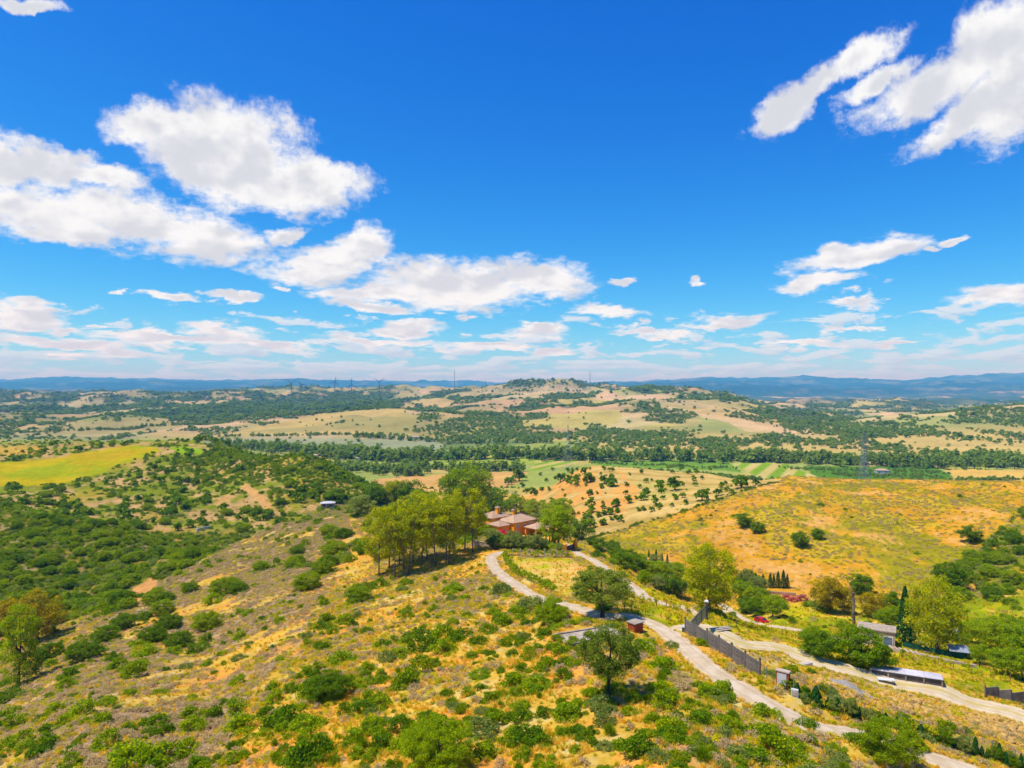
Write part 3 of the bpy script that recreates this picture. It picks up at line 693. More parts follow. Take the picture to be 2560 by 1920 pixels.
def make_shrubs():
    for v in range(5):          # rounded broadleaf bush, radius 1
        r = np.random.default_rng(100+v); n = 26
        cc = dome_points(n, r, .78*r.uniform(.85, 1.15), .72*r.uniform(.8, 1.15)); rad = r.uniform(.2, .36, n)
        V, Q = clump_leaves(cc, rad, 80, .056, r, jit=.7)
        V[:, 2] = np.maximum(V[:, 2], -.05)
        for mt in ('leaf_shrub', 'leaf_dark', 'leaf_bright', 'leaf_grey'): proto('bush_'+mt, mesh_from('bush', V, Q, M[mt]))
    for v in range(5):          # broom: upright sprays of thin green stems
        r = np.random.default_rng(150+v); n = 1100
        d = r.normal(size=(n, 3)); d[:, 2] = np.abs(d[:, 2])*1.4+.35; d /= np.linalg.norm(d, axis=1)[:, None]
        L = r.uniform(.6, 1.15, n)[:, None]; tip = d*L*np.array([.95, .95, 1.1]); bs = tip*r.uniform(.3, .65, n)[:, None]
        s_ = np.cross(d, r.normal(size=(n, 3))); s_ /= np.linalg.norm(s_, axis=1)[:, None]; w = .024
        V = np.stack([bs-s_*w*.5, bs+s_*w*.5, tip+s_*w*.5, tip-s_*w*.2], 1).reshape(-1, 3); Q = np.arange(4*n).reshape(n, 4)
        proto('broom', mesh_from('broom', V, Q, M['leaf_grey' if v % 2 else 'leaf_shrub']))
    PROTO['bush_leaf_grey'] = [PROTO['broom'][k] if k % 2 == 0 else PROTO['bush_leaf_grey'][k] for k in range(5)]
    for v in range(4):          # dry heath: twiggy low cushion
        r = np.random.default_rng(200+v); n = 13
        cc = dome_points(n, r, .72, .5); V, Q = clump_leaves(cc, r.uniform(.2, .34, n), 24, .085, r, squash=.75, jit=.5, up=.5, asp=.4, droop=-.5)
        for mt in ('leaf_heath', 'leaf_olivegrass'): proto('heath_'+mt, mesh_from('heath', V, Q, M[mt]))
    for v in range(3):          # dry grass tuft
        r = np.random.default_rng(300+v); n = 34
        a = r.uniform(0, 6.28, n); b0 = np.stack([np.cos(a), np.sin(a), a*0], 1)*r.uniform(0, .35, n)[:, None]
        tip = b0*2.2+np.stack([r.normal(0, .22, n), r.normal(0, .22, n), r.uniform(.45, 1.0, n)], 1)
        s = np.stack([-np.sin(a), np.cos(a), a*0], 1)*.06
        V = np.stack([b0-s, b0+s, tip+s*.2, tip-s*.2], 1).reshape(-1, 3); Q = np.arange(4*n).reshape(n, 4)
        for mt in ('leaf_straw', 'leaf_olivegrass'): proto('tuft_'+mt, mesh_from('tuft', V, Q, M[mt]))
    for v in range(5):          # far tree: small rounded crown on a short stem, height about 1
        r = np.random.default_rng(400+v); n = 9
        cc = dome_points(n, r, .36, .5)+np.array([0, 0, .2]); V, Q = clump_leaves(cc, r.uniform(.18, .27, n), 14, .12, r, up=.5, asp=.8)
        tr = MB().tube([(0, 0, -.15), (0, 0, .5)], [.05, .035], 4, False)
        V2 = np.array(tr.v); Q2 = np.array(tr.f)+len(V)
        proto('far_tree', mesh_from('far_tree', np.vstack([V, V2]), np.vstack([Q, Q2]), [M['leaf_far'], M['bark']], fmat=[0]*len(Q)+[1]*len(Q2)))
        proto('orchard_tree', mesh_from('orchard_tree', np.vstack([V, V2]), np.vstack([Q, Q2]), [M['leaf_dark'], M['bark']], fmat=[0]*len(Q)+[1]*len(Q2)))
    for v in range(4):          # tall riverside tree
        r = np.random.default_rng(450+v); n = 16
        cc = r.normal(size=(n, 3))*np.array([.13, .13, .2])+np.array([0, 0, .58]); V, Q = clump_leaves(cc, r.uniform(.11, .19, n), 16, .075, r, up=.4, asp=.8, squash=1.1)
        tr = MB().tube([(0, 0, -.1), (0, 0, .6)], [.03, .015], 4, False); V2 = np.array(tr.v); Q2 = np.array(tr.f)+len(V)
        proto('river_tree', mesh_from('river_tree', np.vstack([V, V2]), np.vstack([Q, Q2]), [M['leaf_river'], M['bark']], fmat=[0]*len(Q)+[1]*len(Q2)))
    for v in range(3):          # dwarf palm: fans of stiff blades
        r = np.random.default_rng(480+v); Vs = []; Q = []
        for k in range(22):
            a = r.uniform(0, 6.28); e = r.uniform(.3, 1.4); d = np.array([math.cos(a)*math.cos(e), math.sin(a)*math.cos(e), math.sin(e)])
            c = d*r.uniform(.35, .65); s1 = np.cross(d, [0, 0, 1.0]); s1 /= np.linalg.norm(s1)+1e-9
            for t in np.linspace(-1.1, 1.1, 8):
                dd = d*math.cos(t)+s1*math.sin(t); tip = c+dd*.42; sd_ = np.cross(dd, d+[0, 0, .01]); sd_ = sd_/(np.linalg.norm(sd_)+1e-9)
                w = (s1*math.cos(t)-d*math.sin(t))*.03; b = len(Vs); Vs += [c-w, c+w, tip+w*.2, tip-w*.2]; Q.append([b, b+1, b+2, b+3])
        proto('palm', mesh_from('palm', np.array(Vs), np.array(Q), M['leaf_dark']))
    for v in range(6):          # angular stones
        r = np.random.default_rng(500+v); import bmesh
        bm = bmesh.new(); bmesh.ops.create_icosphere(bm, subdivisions=2, radius=1.0)
        pn = r.normal(size=(9, 3)); pn /= np.linalg.norm(pn, axis=1)[:, None]; pd = r.uniform(.5, .85, 9)
        for q in bm.verts:
            p = np.array(q.co)
            for nn, dd in zip(pn, pd):
                h = p@nn-dd
                if h > 0: p = p-nn*h
            q.co = p*np.array([1, .8, .62])
        me = bpy.data.meshes.new('stone'); bm.to_mesh(me); bm.free(); me.materials.append(M['rock']); proto('stone', me)
make_shrubs()

def limb_tree(seed, h, trunk_h, crown_r, crown_c, n_clump, clump_r, per, leaf, bark, leafm, r0=0.22, lean=0.06, shape='ball', squash=.8, droop=None, nbr=7, cfrac=(.35, 1.0), gap=0.0, **kw):
    """trunk mesh and crown mesh of one tree standing at the origin, metres"""
    r = np.random.default_rng(seed); mb = MB()
    top = np.array([r.normal()*lean*h, r.normal()*lean*h, h*.82]); k = 7
    ax = [top*np.array([t**1.3, t**1.3, t])+np.array([.12*math.sin(5*t+seed), .12*math.cos(4*t+seed), 0])*h*.06*t for t in np.linspace(0, 1, k)]
    ax[0] = ax[0]-np.array([0, 0, .5])
    mb.tube(ax, [r0*(1.25 if i == 0 else 1-.82*i/(k-1)) for i in range(k)], 8)
    c0 = np.array([0, 0, crown_c])+top*np.array([.5, .5, 0]); cc = []
    while len(cc) < n_clump:
        p = r.uniform(-1, 1, 3); q = np.linalg.norm(p)
        if q > 1: continue
        if shape == 'ball':
            if q < cfrac[0]: continue
        elif shape == 'tall':
            if np.hypot(p[0], p[1]) > .35+.65*math.sqrt(max(0, 1-((p[2]+.15)/1.1)**2)): continue
        elif shape == 'flat':
            p[2] = .45*p[2]+.4*(1-(p[0]**2+p[1]**2)); 
        p = p*np.array([crown_r, crown_r, (h-crown_c)])
        cc.append(c0+p)
    cc = np.array(cc); rad = clump_r*r.uniform(.7, 1.3, n_clump)
    if gap: 
        dn = fbm(cc[:, 0]/crown_r*2.2+seed, cc[:, 2]/crown_r*1.7, 2, seed % 50); keep = dn > -gap; cc, rad = cc[keep], rad[keep]
    for b in range(nbr):            # limbs reach out to some of the clumps
        tg = cc[r.integers(len(cc))]; t0 = r.uniform(trunk_h/h*.8, .7); i = t0*(k-1); a = ax[int(i)]*(1-i % 1)+ax[min(int(i)+1, k-1)]*(i % 1)
        md = (a+tg)/2+np.array([0, 0, -.06*h*.3]); mb.tube([a, md, tg], [r0*.42, r0*.28, r0*.1], 5, False)
    V, Q = clump_leaves(cc, rad, per, leaf, r, squash=squash, droop=droop, **kw)
    return mb.mesh('trunk', M[bark], True), mesh_from('crown', V, Q, M[leafm])
def cypress_mesh(seed, h, rad):
    r = np.random.default_rng(seed); n = 2600; t = r.uniform(0.03, 1, n); a = r.uniform(0, 6.28, n)
    prof = np.minimum(1, t/.12)*(1-t)**.62*1.25*(1+.16*np.sin(a*3+t*9+seed)+.1*np.sin(a*5-t*17)); R = rad*prof*r.uniform(.72, 1.05, n)
    C = np.stack([R*np.cos(a), R*np.sin(a), t*h], 1); N = np.stack([np.cos(a), np.sin(a), .25+a*0], 1)+r.normal(size=(n, 3))*.35
    V, Q = leaf_quads(C, N, max(.09, rad*.16), r, .55, droop=-1.0)
    tr = MB().tube([(0, 0, -.4), (0, 0, h*.5), (0, 0, h*.9)], [rad*.16, rad*.12, .02], 6)
    return tr.mesh('trunk', M['bark'], True), mesh_from('crown', V, Q, M['leaf_cypress'])
TREES = {}
def tree_kinds():
    T = TREES
    T['euc'] = [limb_tree(1000+i, 15, 4, 3.4, 9.0, 84, .85, 110, .15, 'bark_pale', 'leaf_euc', r0=.15, shape='tall', squash=1.2, droop=.6, nbr=9, gap=.1, jit=.75) for i in range(5)]
    T['euc_big'] = [limb_tree(1020+i, 14, 3.5, 5.6, 6.9, 130, 1.25, 140, .18, 'bark_pale', 'leaf_euc', r0=.36, shape='tall', squash=1.1, droop=.5, nbr=12, gap=.8, jit=.7) for i in range(3)]
    T['euc_brown'] = [limb_tree(1030+i, 12, 3, 4.2, 6.6, 90, 1.1, 120, .18, 'bark_pale', 'leaf_brown', r0=.28, shape='tall', squash=1.1, droop=.5, nbr=10, gap=.35, jit=.7) for i in range(2)]
    T['conical'] = [limb_tree(1035, 17, 2.5, 3.9, 7.5, 120, 1.1, 130, .17, 'bark', 'leaf_shrub', r0=.3, shape='tall', squash=1.2, droop=.4, nbr=10, gap=.6, jit=.7)]
    T['leafy'] = [limb_tree(1040+i, 9, 2, 4.2, 5.2, 90, 1.15, 130, .17, 'bark', 'leaf_bright', r0=.26, nbr=8, gap=.6) for i in range(3)]
    T['pine'] = [limb_tree(1050+i, 12, 4, 5.2, 7.5, 110, 1.25, 130, .17, 'bark', 'leaf_bright', r0=.32, shape='flat', squash=.55, nbr=10, gap=.5) for i in range(2)]
    T['big_dark'] = [limb_tree(1060+i, 18, 5, 7.6, 11, 170, 1.8, 130, .24, 'bark', 'leaf_shrub', r0=.5, nbr=12, gap=.55) for i in range(2)]
    T['oak'] = [limb_tree(1070+i, 6.6, 2.0, 3.6, 4.35, 165, .6, 160, .085, 'bark', 'leaf_oak', r0=.26, nbr=13, gap=.5, cfrac=(.45, 1), jit=.7) for i in range(3)]
    T['green'] = [limb_tree(1080+i, 7, 1.3, 3.6, 3.7, 90, .95, 120, .15, 'bark', 'leaf_dark', r0=.22, nbr=7, gap=.7) for i in range(4)]
    T['olive'] = [limb_tree(1090+i, 5.5, 1.2, 3.0, 3.1, 80, .75, 120, .12, 'bark', 'leaf_grey', r0=.22, nbr=8, gap=.6) for i in range(3)]
    T['cypress'] = [cypress_mesh(1100+i, 10, .95) for i in range(2)]
    T['young_cypress'] = [cypress_mesh(1110+i, 3.2, .5) for i in range(3)]
    T['near_bush'] = [limb_tree(1120+i, 4.4, .5, 3.6, 1.9, 230, .55, 230, .068, 'bark', m_, r0=.14, nbr=14, gap=.42, cfrac=(.3, 1), jit=.8) for i, m_ in enumerate(('leaf_shrub', 'leaf_dark', 'leaf_bright'))]
    T['sapling'] = [limb_tree(1130+i, 1.7, .4, .42, 1.1, 12, .22, 40, .07, 'bark', 'leaf_olivegrass', r0=.03, nbr=3) for i in range(3)]
tree_kinds()

# ------------------------------------------------------------------ labels: where a plant stands among things one can find
LANDMARKS = [('the lone oak', 1515, 1650), ('the flat concrete slab', 1460, 1592), ('the small brick hut', 1590, 1566), ('the grey panel wall', 1805, 1620),
 ('the eucalyptus grove', 1050, 1400), ('the villa', 1290, 1320), ('the road bend', 1235, 1415), ('the loop hedge', 1330, 1455), ('the orange earth scar', 350, 1480),
 ('the conical tree', 47, 1640), ('the white-roofed tank', 2262, 1690), ('the cream shed', 2190, 1595), ('the red car', 1903, 1548), ('the yellow field', 180, 1170),
 ('the roadside eucalyptus', 1770, 1480), ('the spreading oak', 1490, 1510), ('the stone rubble', 2250, 1760), ('the green net fence', 2360, 1630),
 ('the round hillside oak', 2376, 1450), ('the silver-roofed barn', 820, 1258), ('the ruined white wall', 505, 1322), ('the olive terraces', 1500, 1250), ('the white gate cap', 1710, 1545),
 ('the bottom left corner', 40, 1900), ('the slope foot', 600, 1890), ('the broadest bottom bush', 1090, 1880), ('the pale track end', 1660, 1760), ('the grey rubble heap', 2120, 1715),
 ('the sandy clearing', 1420, 1690), ('the grassy spur', 1220, 1690), ('the dwarf palm', 1000, 1800), ('the white-topped table', 2214, 1700), ('the meter cabinet', 1957, 1705), ('the grey panel fence', 2510, 1740), ('the roadside hedge', 2330, 1840), ('the track corner', 2540, 1850), ('the steel pylon', 2160, 1150), ('the wooded knoll', 1250, 1085), ('the forked sandy path', 620, 1215)]
ORD = ['', 'second ', 'third ', 'fourth ', 'fifth ', 'sixth ', 'seventh ', 'eighth ', 'ninth ', 'tenth ', 'eleventh ', 'twelfth ', 'thirteenth ', 'fourteenth ', 'fifteenth ', 'sixteenth ', 'seventeenth ', 'eighteenth ', 'nineteenth ', 'twentieth ']
for t_ in ('twenty', 'thirty', 'forty', 'fifty', 'sixty'):
    ORD += ['%s-%s ' % (t_, w) for w in ('first', 'second', 'third', 'fourth', 'fifth', 'sixth', 'seventh', 'eighth', 'ninth')] + [{'twenty': 'thirtieth ', 'thirty': 'fortieth ', 'forty': 'fiftieth ', 'fifty': 'sixtieth ', 'sixty': 'seventieth '}[t_]]
PENDING = []        # (object, descriptive words, category, px, py)
def later(o, words, cat, px, py, group): PENDING.append((o, words, cat, px, py, group)); return o
def settle_labels():
    by = {}
    for it in PENDING:
        o, words, cat, px, py, group = it
        L = min(range(len(LANDMARKS)), key=lambda i: math.hypot(px-LANDMARKS[i][1], 1.6*(py-LANDMARKS[i][2])))
        nm, lx, ly = LANDMARKS[L]; dx, dy = px-lx, 1.6*(py-ly)
        rel = ('right of' if dx > 0 else 'left of') if abs(dx) > abs(dy) else ('below' if dy > 0 else 'above')
        by.setdefault((words, rel, nm), []).append((math.hypot(dx, dy), it))
    for (words, rel, nm), lst in by.items():
        lst.sort(key=lambda t: t[0])
        for i, (d, (o, w, cat, px, py, group)) in enumerate(lst):
            if len(lst) == 1: lb = '%s %s %s' % (w, rel, nm)
            else: lb = '%s %s %s, %snearest' % (w, rel, nm, ORD[min(i, len(ORD)-1)])
            tag(o, lb, cat, group)
def plant_tree(kind, px, py, hpx=None, h=None, words='green tree', name='tree', group=None, ymin=0, wide=1.0, var=None, label=None, p=None, rz=None):
    """a tree of that kind with its base at the photo point"""
    lst = TREES[kind]; v = (var if var is not None else len(PENDING)+int(px)) % len(lst); tr, cr = lst[v]
    if p is None: p = ground(px, py, ymin)
    H0 = max(q[2] for q in cr.bound_box_) if hasattr(cr, 'bound_box_') else CRH[cr.name]
    if h is None: h = hpx*p[1]/F/max(.6, 1.0)
    s = h/H0
    e = link(name, None, loc=p, rz=rz if rz is not None else random.uniform(0, 6.28)); e.empty_display_size = .3
    e.scale = (s*wide, s*wide, s)
    link('trunk', tr, e); link('crown', cr, e)
    if label: tag(e, label, 'tree', group)
    else: later(e, words, 'tree', px, py-(hpx or h*F/p[1])*.5, group)
    return e
CRH = {}
for lst in TREES.values():
    for tr, cr in lst:
        co = np.empty(len(cr.vertices)*3, np.float32); cr.vertices.foreach_get('co', co); CRH[cr.name] = float(np.percentile(co.reshape(-1, 3)[:, 2], 99.5))

# ------------------------------------------------------------------ scattering
def scatter_stuff(name, label, protos, P, rz, sc, idx, tilt=None):
    col = bpy.data.collections.new(name+'_kinds')
    for i, me in enumerate(protos):
        o = bpy.data.objects.new('%s_kind_%02d' % (name, i), me); col.objects.link(o)
    me = bpy.data.meshes.new(name); me.vertices.add(len(P)); me.vertices.foreach_set('co', np.asarray(P, np.float32).ravel())
    def at(n, t, d, k): a = me.attributes.new(n, t, 'POINT'); a.data.foreach_set(k, d)
    at('sc', 'FLOAT_VECTOR', np.asarray(sc, np.float32).ravel(), 'vector')
    e = np.zeros((len(P), 3), np.float32); e[:, 2] = rz; at('rt', 'FLOAT_VECTOR', e.ravel(), 'vector')
    at('ki', 'INT', np.asarray(idx, np.int32), 'value')
    ng = bpy.data.node_groups.new(name, 'GeometryNodeTree')
    ng.interface.new_socket('Geometry', in_out='INPUT', socket_type='NodeSocketGeometry'); ng.interface.new_socket('Geometry', in_out='OUTPUT', socket_type='NodeSocketGeometry')
    N = ng.nodes; L = ng.links
    gi = N.new('NodeGroupInput'); go = N.new('NodeGroupOutput'); iop = N.new('GeometryNodeInstanceOnPoints'); ci = N.new('GeometryNodeCollectionInfo')
    ci.inputs['Collection'].default_value = col; ci.inputs['Separate Children'].default_value = True; ci.inputs['Reset Children'].default_value = True
    def na(n, t): q = N.new('GeometryNodeInputNamedAttribute'); q.data_type = t; q.inputs['Name'].default_value = n; return [s for s in q.outputs if s.enabled and s.name == 'Attribute'][0]
    L.new(gi.outputs[0], iop.inputs['Points']); L.new(ci.outputs[0], iop.inputs['Instance']); iop.inputs['Pick Instance'].default_value = True
    L.new(na('ki', 'INT'), iop.inputs['Instance Index'])
    er = N.new('FunctionNodeEulerToRotation'); L.new(na('rt', 'FLOAT_VECTOR'), er.inputs[0]); L.new(er.outputs[0], iop.inputs['Rotation'])
    L.new(na('sc', 'FLOAT_VECTOR'), iop.inputs['Scale']); L.new(iop.outputs[0], go.inputs[0])
    o = link(name, me); md = o.modifiers.new('scatter', 'NODES'); md.node_group = ng
    tag(o, label, kind='stuff'); return o
# which land can be seen: per column the highest row reached so far
_VY = np.exp(np.linspace(math.log(45), math.log(9000), 500)); _VP = np.linspace(-260, 2820, 386)
_X = (_VP[:, None]-1280)/F*_VY[None, :]; _Z = G(_X.ravel(), np.broadcast_to(_VY, _X.shape).ravel()).reshape(_X.shape)
_SY = HOR-F*(_Z-CAMZ)/_VY[None, :]; _CM = np.minimum.accumulate(_SY, 1)
def visible(px, Y, sy, hpx):
    i = np.clip(((px-_VP[0])/8.0).astype(int), 0, 385); j = np.clip(np.searchsorted(_VY, Y)-3, 0, 499)
    return sy-hpx <= _CM[i, j]
def candidates(n, y0, y1, seed, p0=-160, p1=2720):
    r = np.random.default_rng(seed)
    Y = np.sqrt(r.uniform(y0*y0, y1*y1, n)); px = r.uniform(p0, p1, n); x = (px-1280)/F*Y
    return r, px, Y, x, Y.copy()
def near_road(x, y, m=0.6):
    k = np.zeros(len(x), bool)
    for (P, w) in ROADS.values():
        for s in range(0, len(x), 20000):
            d2 = ((x[s:s+20000, None]-P[None, ::2, 0])**2+(y[s:s+20000, None]-P[None, ::2, 1])**2).min(1); k[s:s+20000] |= d2 < (w/2+m)**2
    for (cx, cyy, r, pz) in PADS: k |= np.hypot(x-cx, y-cyy) < r
    return k
# ------------------------------------------------------------------ the villa
def dirrz(a, b): return math.atan2(b[1]-a[1], b[0]-a[0])
def window(parent, c, w, h, rz, deep=.12):
    f = MB().box((0, 0, 0), (w+.24, deep, h+.24)).build('window_frame', M['white'], parent, c, rz)
    MB().box((0, -deep*.62, 0), (w, .04, h)).build('pane', M['glass'], f)
    return f
def build_villa():
    c = P_VILLA; rz = math.radians(44); t = thing('villa', 'orange villa with pale tiled hip roofs and chimneys on the hilltop', 'house', (c[0]-.6, c[1]+4.5, c[2]), rz); t.scale = (.88, .88, .9)
    def block(nm, x, y, lx, ly, h, rise, win):
        w = MB().box((x, y, h/2-.3), (lx, ly, h+.6)).build(nm, M['ochre'], t)
        r = MB().hip((x, y, h+.02), lx+1.1, ly+1.1, rise).build('roof', M['tile'], t)
        # rows of cover tiles and the ridge caps
        rw = MB(); n = int((ly+1.1)/.55)
        for i in range(n):
            v = -.5+(i+.5)/n; 
            for sgn in (-1, 1):
                L = (lx+1.1)*(1-abs(1-2*abs(v))*0)-abs(v)*0
        rid = max((lx-ly)/2, .15)
        rw.tube([(x-rid, y, h+rise+.06), (x+rid, y, h+rise+.06)], .13, 6)
        for sx in (-1, 1):
            for sy in (-1, 1): rw.tube([(x+sx*rid, y, h+rise+.05), (x+sx*(lx/2+.5), y+sy*(ly/2+.5), h+.08)], .11, 5)
        rw.build('ridge_caps', M['tile'], r)
        for (wx, wz) in win: window(t, (x+wx, y-ly/2-.04, wz), .95, 1.15, 0)
        return r
    block('main_wall', 1.2, 1.5, 11.5, 8.0, 4.6, 1.9, [(-3.8, 3.2), (-.6, 3.2), (2.6, 3.2), (-3.8, 1.1)])
    block('rear_wall', -3.5, 9.2, 8.5, 7.0, 5.6, 1.7, [])
    block('side_wall', -7.2, 2.5, 5.0, 6.0, 3.8, 1.3, [(0, 1.6)])
    for (x, y, w, z0, z1) in ((-3.0, 8.0, 1.4, 5.6, 8.5), (3.5, 6.2, .9, 4.6, 7.0)):
        ch = MB().box((x, y, (z0+z1)/2), (w, w, z1-z0)).build('chimney', M['ochre'], t)
        MB().box((x, y, z1+.09), (w+.35, w+.35, .18)).build('chimney_slab', M['cream'], ch)
        MB().hip((x, y, z1+.3), w+.3, w+.3, .45, .1).build('chimney_cap', M['tile'], ch)
    # porch pavilion with its own roof on orange pillars
    px_, py_ = 3.2, -7.2
    r = MB().hip((px_, py_, 3.0), 8.6, 6.4, 1.35).build('porch_roof', M['tile'], t)
    for sx in (-3.7, 0, 3.7):
        for sy in (-2.6, 2.6): MB().box((px_+sx, py_+sy, 1.2), (.5, .5, 3.3)).build('pillar', M['ochre'], t)
    MB().box((px_, py_+2.9, 1.25), (7.4, .3, 3.2)).build('porch_wall', M['ochre'], t)
    MB().box((px_+1.6, py_-2.6, 1.0), (2.2, .12, 2.1)).build('glass_door', M['car_glass'], t)
    # bougainvillea on the terrace
    r_ = np.random.default_rng(5); cc = r_.normal(size=(26, 3))*np.array([1.3, .5, .55])+np.array([0, 0, 1.5]); V, Q = clump_leaves(cc, r_.uniform(.3, .5, 26), 60, .14, r_)
    p = ground(1257, 1343, 190); o = link('bougainvillea', mesh_from('bougainvillea', V, Q, M['leaf_magenta']), loc=p+np.array([0, 0, .3]), scale=.85); tag(o, 'magenta bougainvillea flowering on the villa terrace', 'bush')
    for px, py in ((1205, 1348), (1216, 1350)):
        p = ground(px, py, 190); MB()
    # terrace wall in front
    a, b = ground(1180, 1368, 170), ground(1265, 1366, 170)
    m_ = (a+b)/2; L = np.linalg.norm(b[:2]-a[:2]); tw = thing('terrace_wall', 'low pinkish terrace wall between grove and villa garden', 'wall', m_, dirrz(a, b))
    MB().box((0, 0, .4), (L, .35, 1.4)).build('wall', M['cream'], tw); MB().box((0, 0, 1.16), (L+.1, .5, .12)).build('coping', M['tile'], tw)
build_villa()
def build_gate():
    a, b = ground(1411, 1379, 170), ground(1438, 1377, 170); m_ = (a+b)/2; L = np.linalg.norm(b[:2]-a[:2]); t = thing('villa_gate', 'dark metal gate between two orange pillars at the villa drive', 'gate', m_, dirrz(a, b))
    for s in (-1, 1):
        q = MB().box((s*L/2, 0, 1.1), (1.0, 1.0, 2.9)).build('pillar', M['ochre'], t); MB().hip((s*L/2, 0, 2.62), 1.25, 1.25, .35, .12).build('pillar_cap', M['ochre'], q)
    for s in (-1, 1):
        w = L/2-.5; g = MB().box((s*w/2, 0, .95), (w-.06, .08, 1.5)).build('gate_leaf', M['dark_metal'], t)
        MB().box((s*w/2, 0, 1.76), (w-.06, .12, .1)).build('top_rail', M['dark_metal'], g)
    MB().box((-L/2-1.6, .1, .6), (2.2, .4, 1.4)).build('side_wall', M['ochre'], t)
build_gate()
def hedge(name, label, pts, h, w, mat, ymin, posts=0, post_h=1.8, seed=1):
    q = np.array([ground(a, b, ymin) for a, b in pts]); q = catmull(q, .5); q[:, 2] = G(q[:, 0], q[:, 1]); r_ = np.random.default_rng(seed)
    o0 = q[len(q)//2]; t = thing(name, label, 'hedge', o0)
    cc = []; rad = []
    for p in q-o0:
        for k in range(2):
            cc.append(p+np.array([r_.normal(0, w*.3), r_.normal(0, w*.3), h*r_.uniform(.2, .85)])); rad.append(w*r_.uniform(.35, .6))
    V, Q = clump_leaves(np.array(cc), rad, 34, .13, r_); link('foliage', mesh_from('foliage', V, Q, M[mat]), t)
    for i in range(posts):
        p = q[int((i+.5)/posts*(len(q)-1))]-o0
        MB().box((p[0]+.05, p[1]-w*.75, p[2]+post_h/2-.1), (.17, .17, post_h)).build('post', M['wood_pale'], t)
    return t
hedge('loop_hedge', 'green hedge bordering the inner side of the curved loop road', [(1262,1392),(1268,1412),(1290,1434),(1322,1452),(1354,1466),(1384,1484)], 1.9, 1.0, 'leaf_shrub', 100, 0, seed=2)
hedge('fence_hedge', 'straight hedge with pale posts in front of the villa garden', [(1272,1391),(1320,1391),(1370,1391),(1425,1392)], 2.0, 1.0, 'leaf_shrub', 120, 9, 2.2, seed=3)

# ------------------------------------------------------------------ grey panel wall, its gate, and what lies round it
def build_wall():
    a, b = ground(1713, 1582), ground(1899, 1693); t = thing('panel_wall', 'long grey prefabricated concrete panel wall beside the dirt road', 'wall', a, 0)
    n = 6; d = (b-a)/n; rz = dirrz(a, b); L = math.hypot(d[0], d[1])
    me_s = MB().box((0, 0, 0), (L-.17, .07, .485)).mesh('slab', M['concrete']); me_p = MB().box((0, 0, 0), (.17, .17, 2.6)).mesh('post', M['concrete'])
    for i in range(n+1):
        p = d*i; z = G(a[0]+p[0], a[1]+p[1])[0]-a[2]; link('post', me_p, t, (p[0], p[1], z+.9), rz)
    for i in range(n):
        p = d*(i+.5); z = min(G(*(a+d*i)[:2])[0], G(*(a+d*(i+1))[:2])[0])-a[2]
        for k in range(4): link('slab', me_s, t, (p[0]+random.uniform(-.01, .01), p[1]+random.uniform(-.012, .012), z+.2+k*.5), rz)
        MB().box((p[0], p[1], z-.3), (L-.17, .06, .5), rz).build('footing', M['concrete'], t)
    # yard gate with two pillars
    g0 = a+np.array([-.1, .55, 0]); g1 = ground(1766, 1573); m_ = (g0+g1)/2; L2 = np.linalg.norm((g1-g0)[:2]); rz2 = dirrz(g0, g1)
    gt = thing('yard_gate', 'grey-green sheet metal gate between white-capped pillars at the wall end', 'gate', m_, rz2)
    for s in (-1, 1):
        q = MB().box((s*L2/2, 0, 1.05), (.38, .38, 2.7)).build('pillar', M['concrete'], gt); MB().box((s*L2/2, 0, 2.5), (.6, .6, .2), 0, .75).build('pillar_cap', M['white'], q)
    k = 4; w = (L2-.4)/k
    for i in range(k):
        x = -L2/2+.2+w*(i+.5); g = MB().box((x, 0, 1.15), (w-.05, .04, 1.9)).build('sheet', M['gate_metal'], gt)
        MB().box((x, -.04, 1.75), (w-.05, .06, .07)).build('rail', M['grey_metal'], g); MB().box((x-w/2+.02, -.045, 1.15), (.07, .07, 1.95)).build('stile', M['dark_metal'], g)
build_wall()
def build_boards():
    p = ground(1800, 1574); t = thing('board_stack', 'stack of pale boards lying behind the yard gate', 'boards', p, math.radians(18))
    for i in range(5): MB().box((random.uniform(-.2, .2), (i-2)*.26, .12+.16*(i % 2)), (3.4, .24, .09), random.uniform(-.03, .03)).build('board', M['wood_pale'], t)
    for s in (-1, 1): MB().box((s*1.1, 0, -.02), (.12, 1.3, .2)).build('bearer', M['wood'], t)
build_boards()
def build_hut():
    p = P_HUT; t = thing('brick_hut', 'small orange brick hut with a grey slab lid', 'hut', p, math.radians(38)); W, D, H = 1.5, 1.3, 1.35
    bl = MB().box((0, 0, 0), (.245, .11, .17)).mesh('brick', M['brick'])
    MB().box((0, 0, H/2-.2), (W-.12, D-.12, H+.4)).build('core', M['mortar'], t)
    for k in range(7):
        z = .1+k*.19; off = .13*(k % 2)
        for i in range(6):
            x = -W/2+.12+i*.255+off-.06
            for y in (-D/2, D/2): link('brick', bl, t, (min(x, W/2-.06), y, z))
        for i in range(5):
            y = -D/2+.17+i*.25+(off-.06)*.6
            for x in (-W/2, W/2): link('brick', bl, t, (x, min(y, D/2-.15), z), math.pi/2)
    MB().box((0, 0, H+.06), (W+.35, D+.35, .12)).build('lid', M['concrete_pale'], t)
    p = P_SLAB; s = thing('concrete_slab', 'flat pale concrete slab floor left of the brick hut', 'slab', p, math.radians(24))
    MB().box((-.2, 0, .05), (8.4, 3.6, .34)).build('floor_slab', M['concrete_pale'], s)
    MB().box((-.2, -1.98, .12), (8.5, .3, .62)).build('edge_beam', M['concrete'], s); MB().box((-.2, 1.98, .12), (8.5, .3, .5)).build('edge_beam', M['concrete_pale'], s)
build_hut()
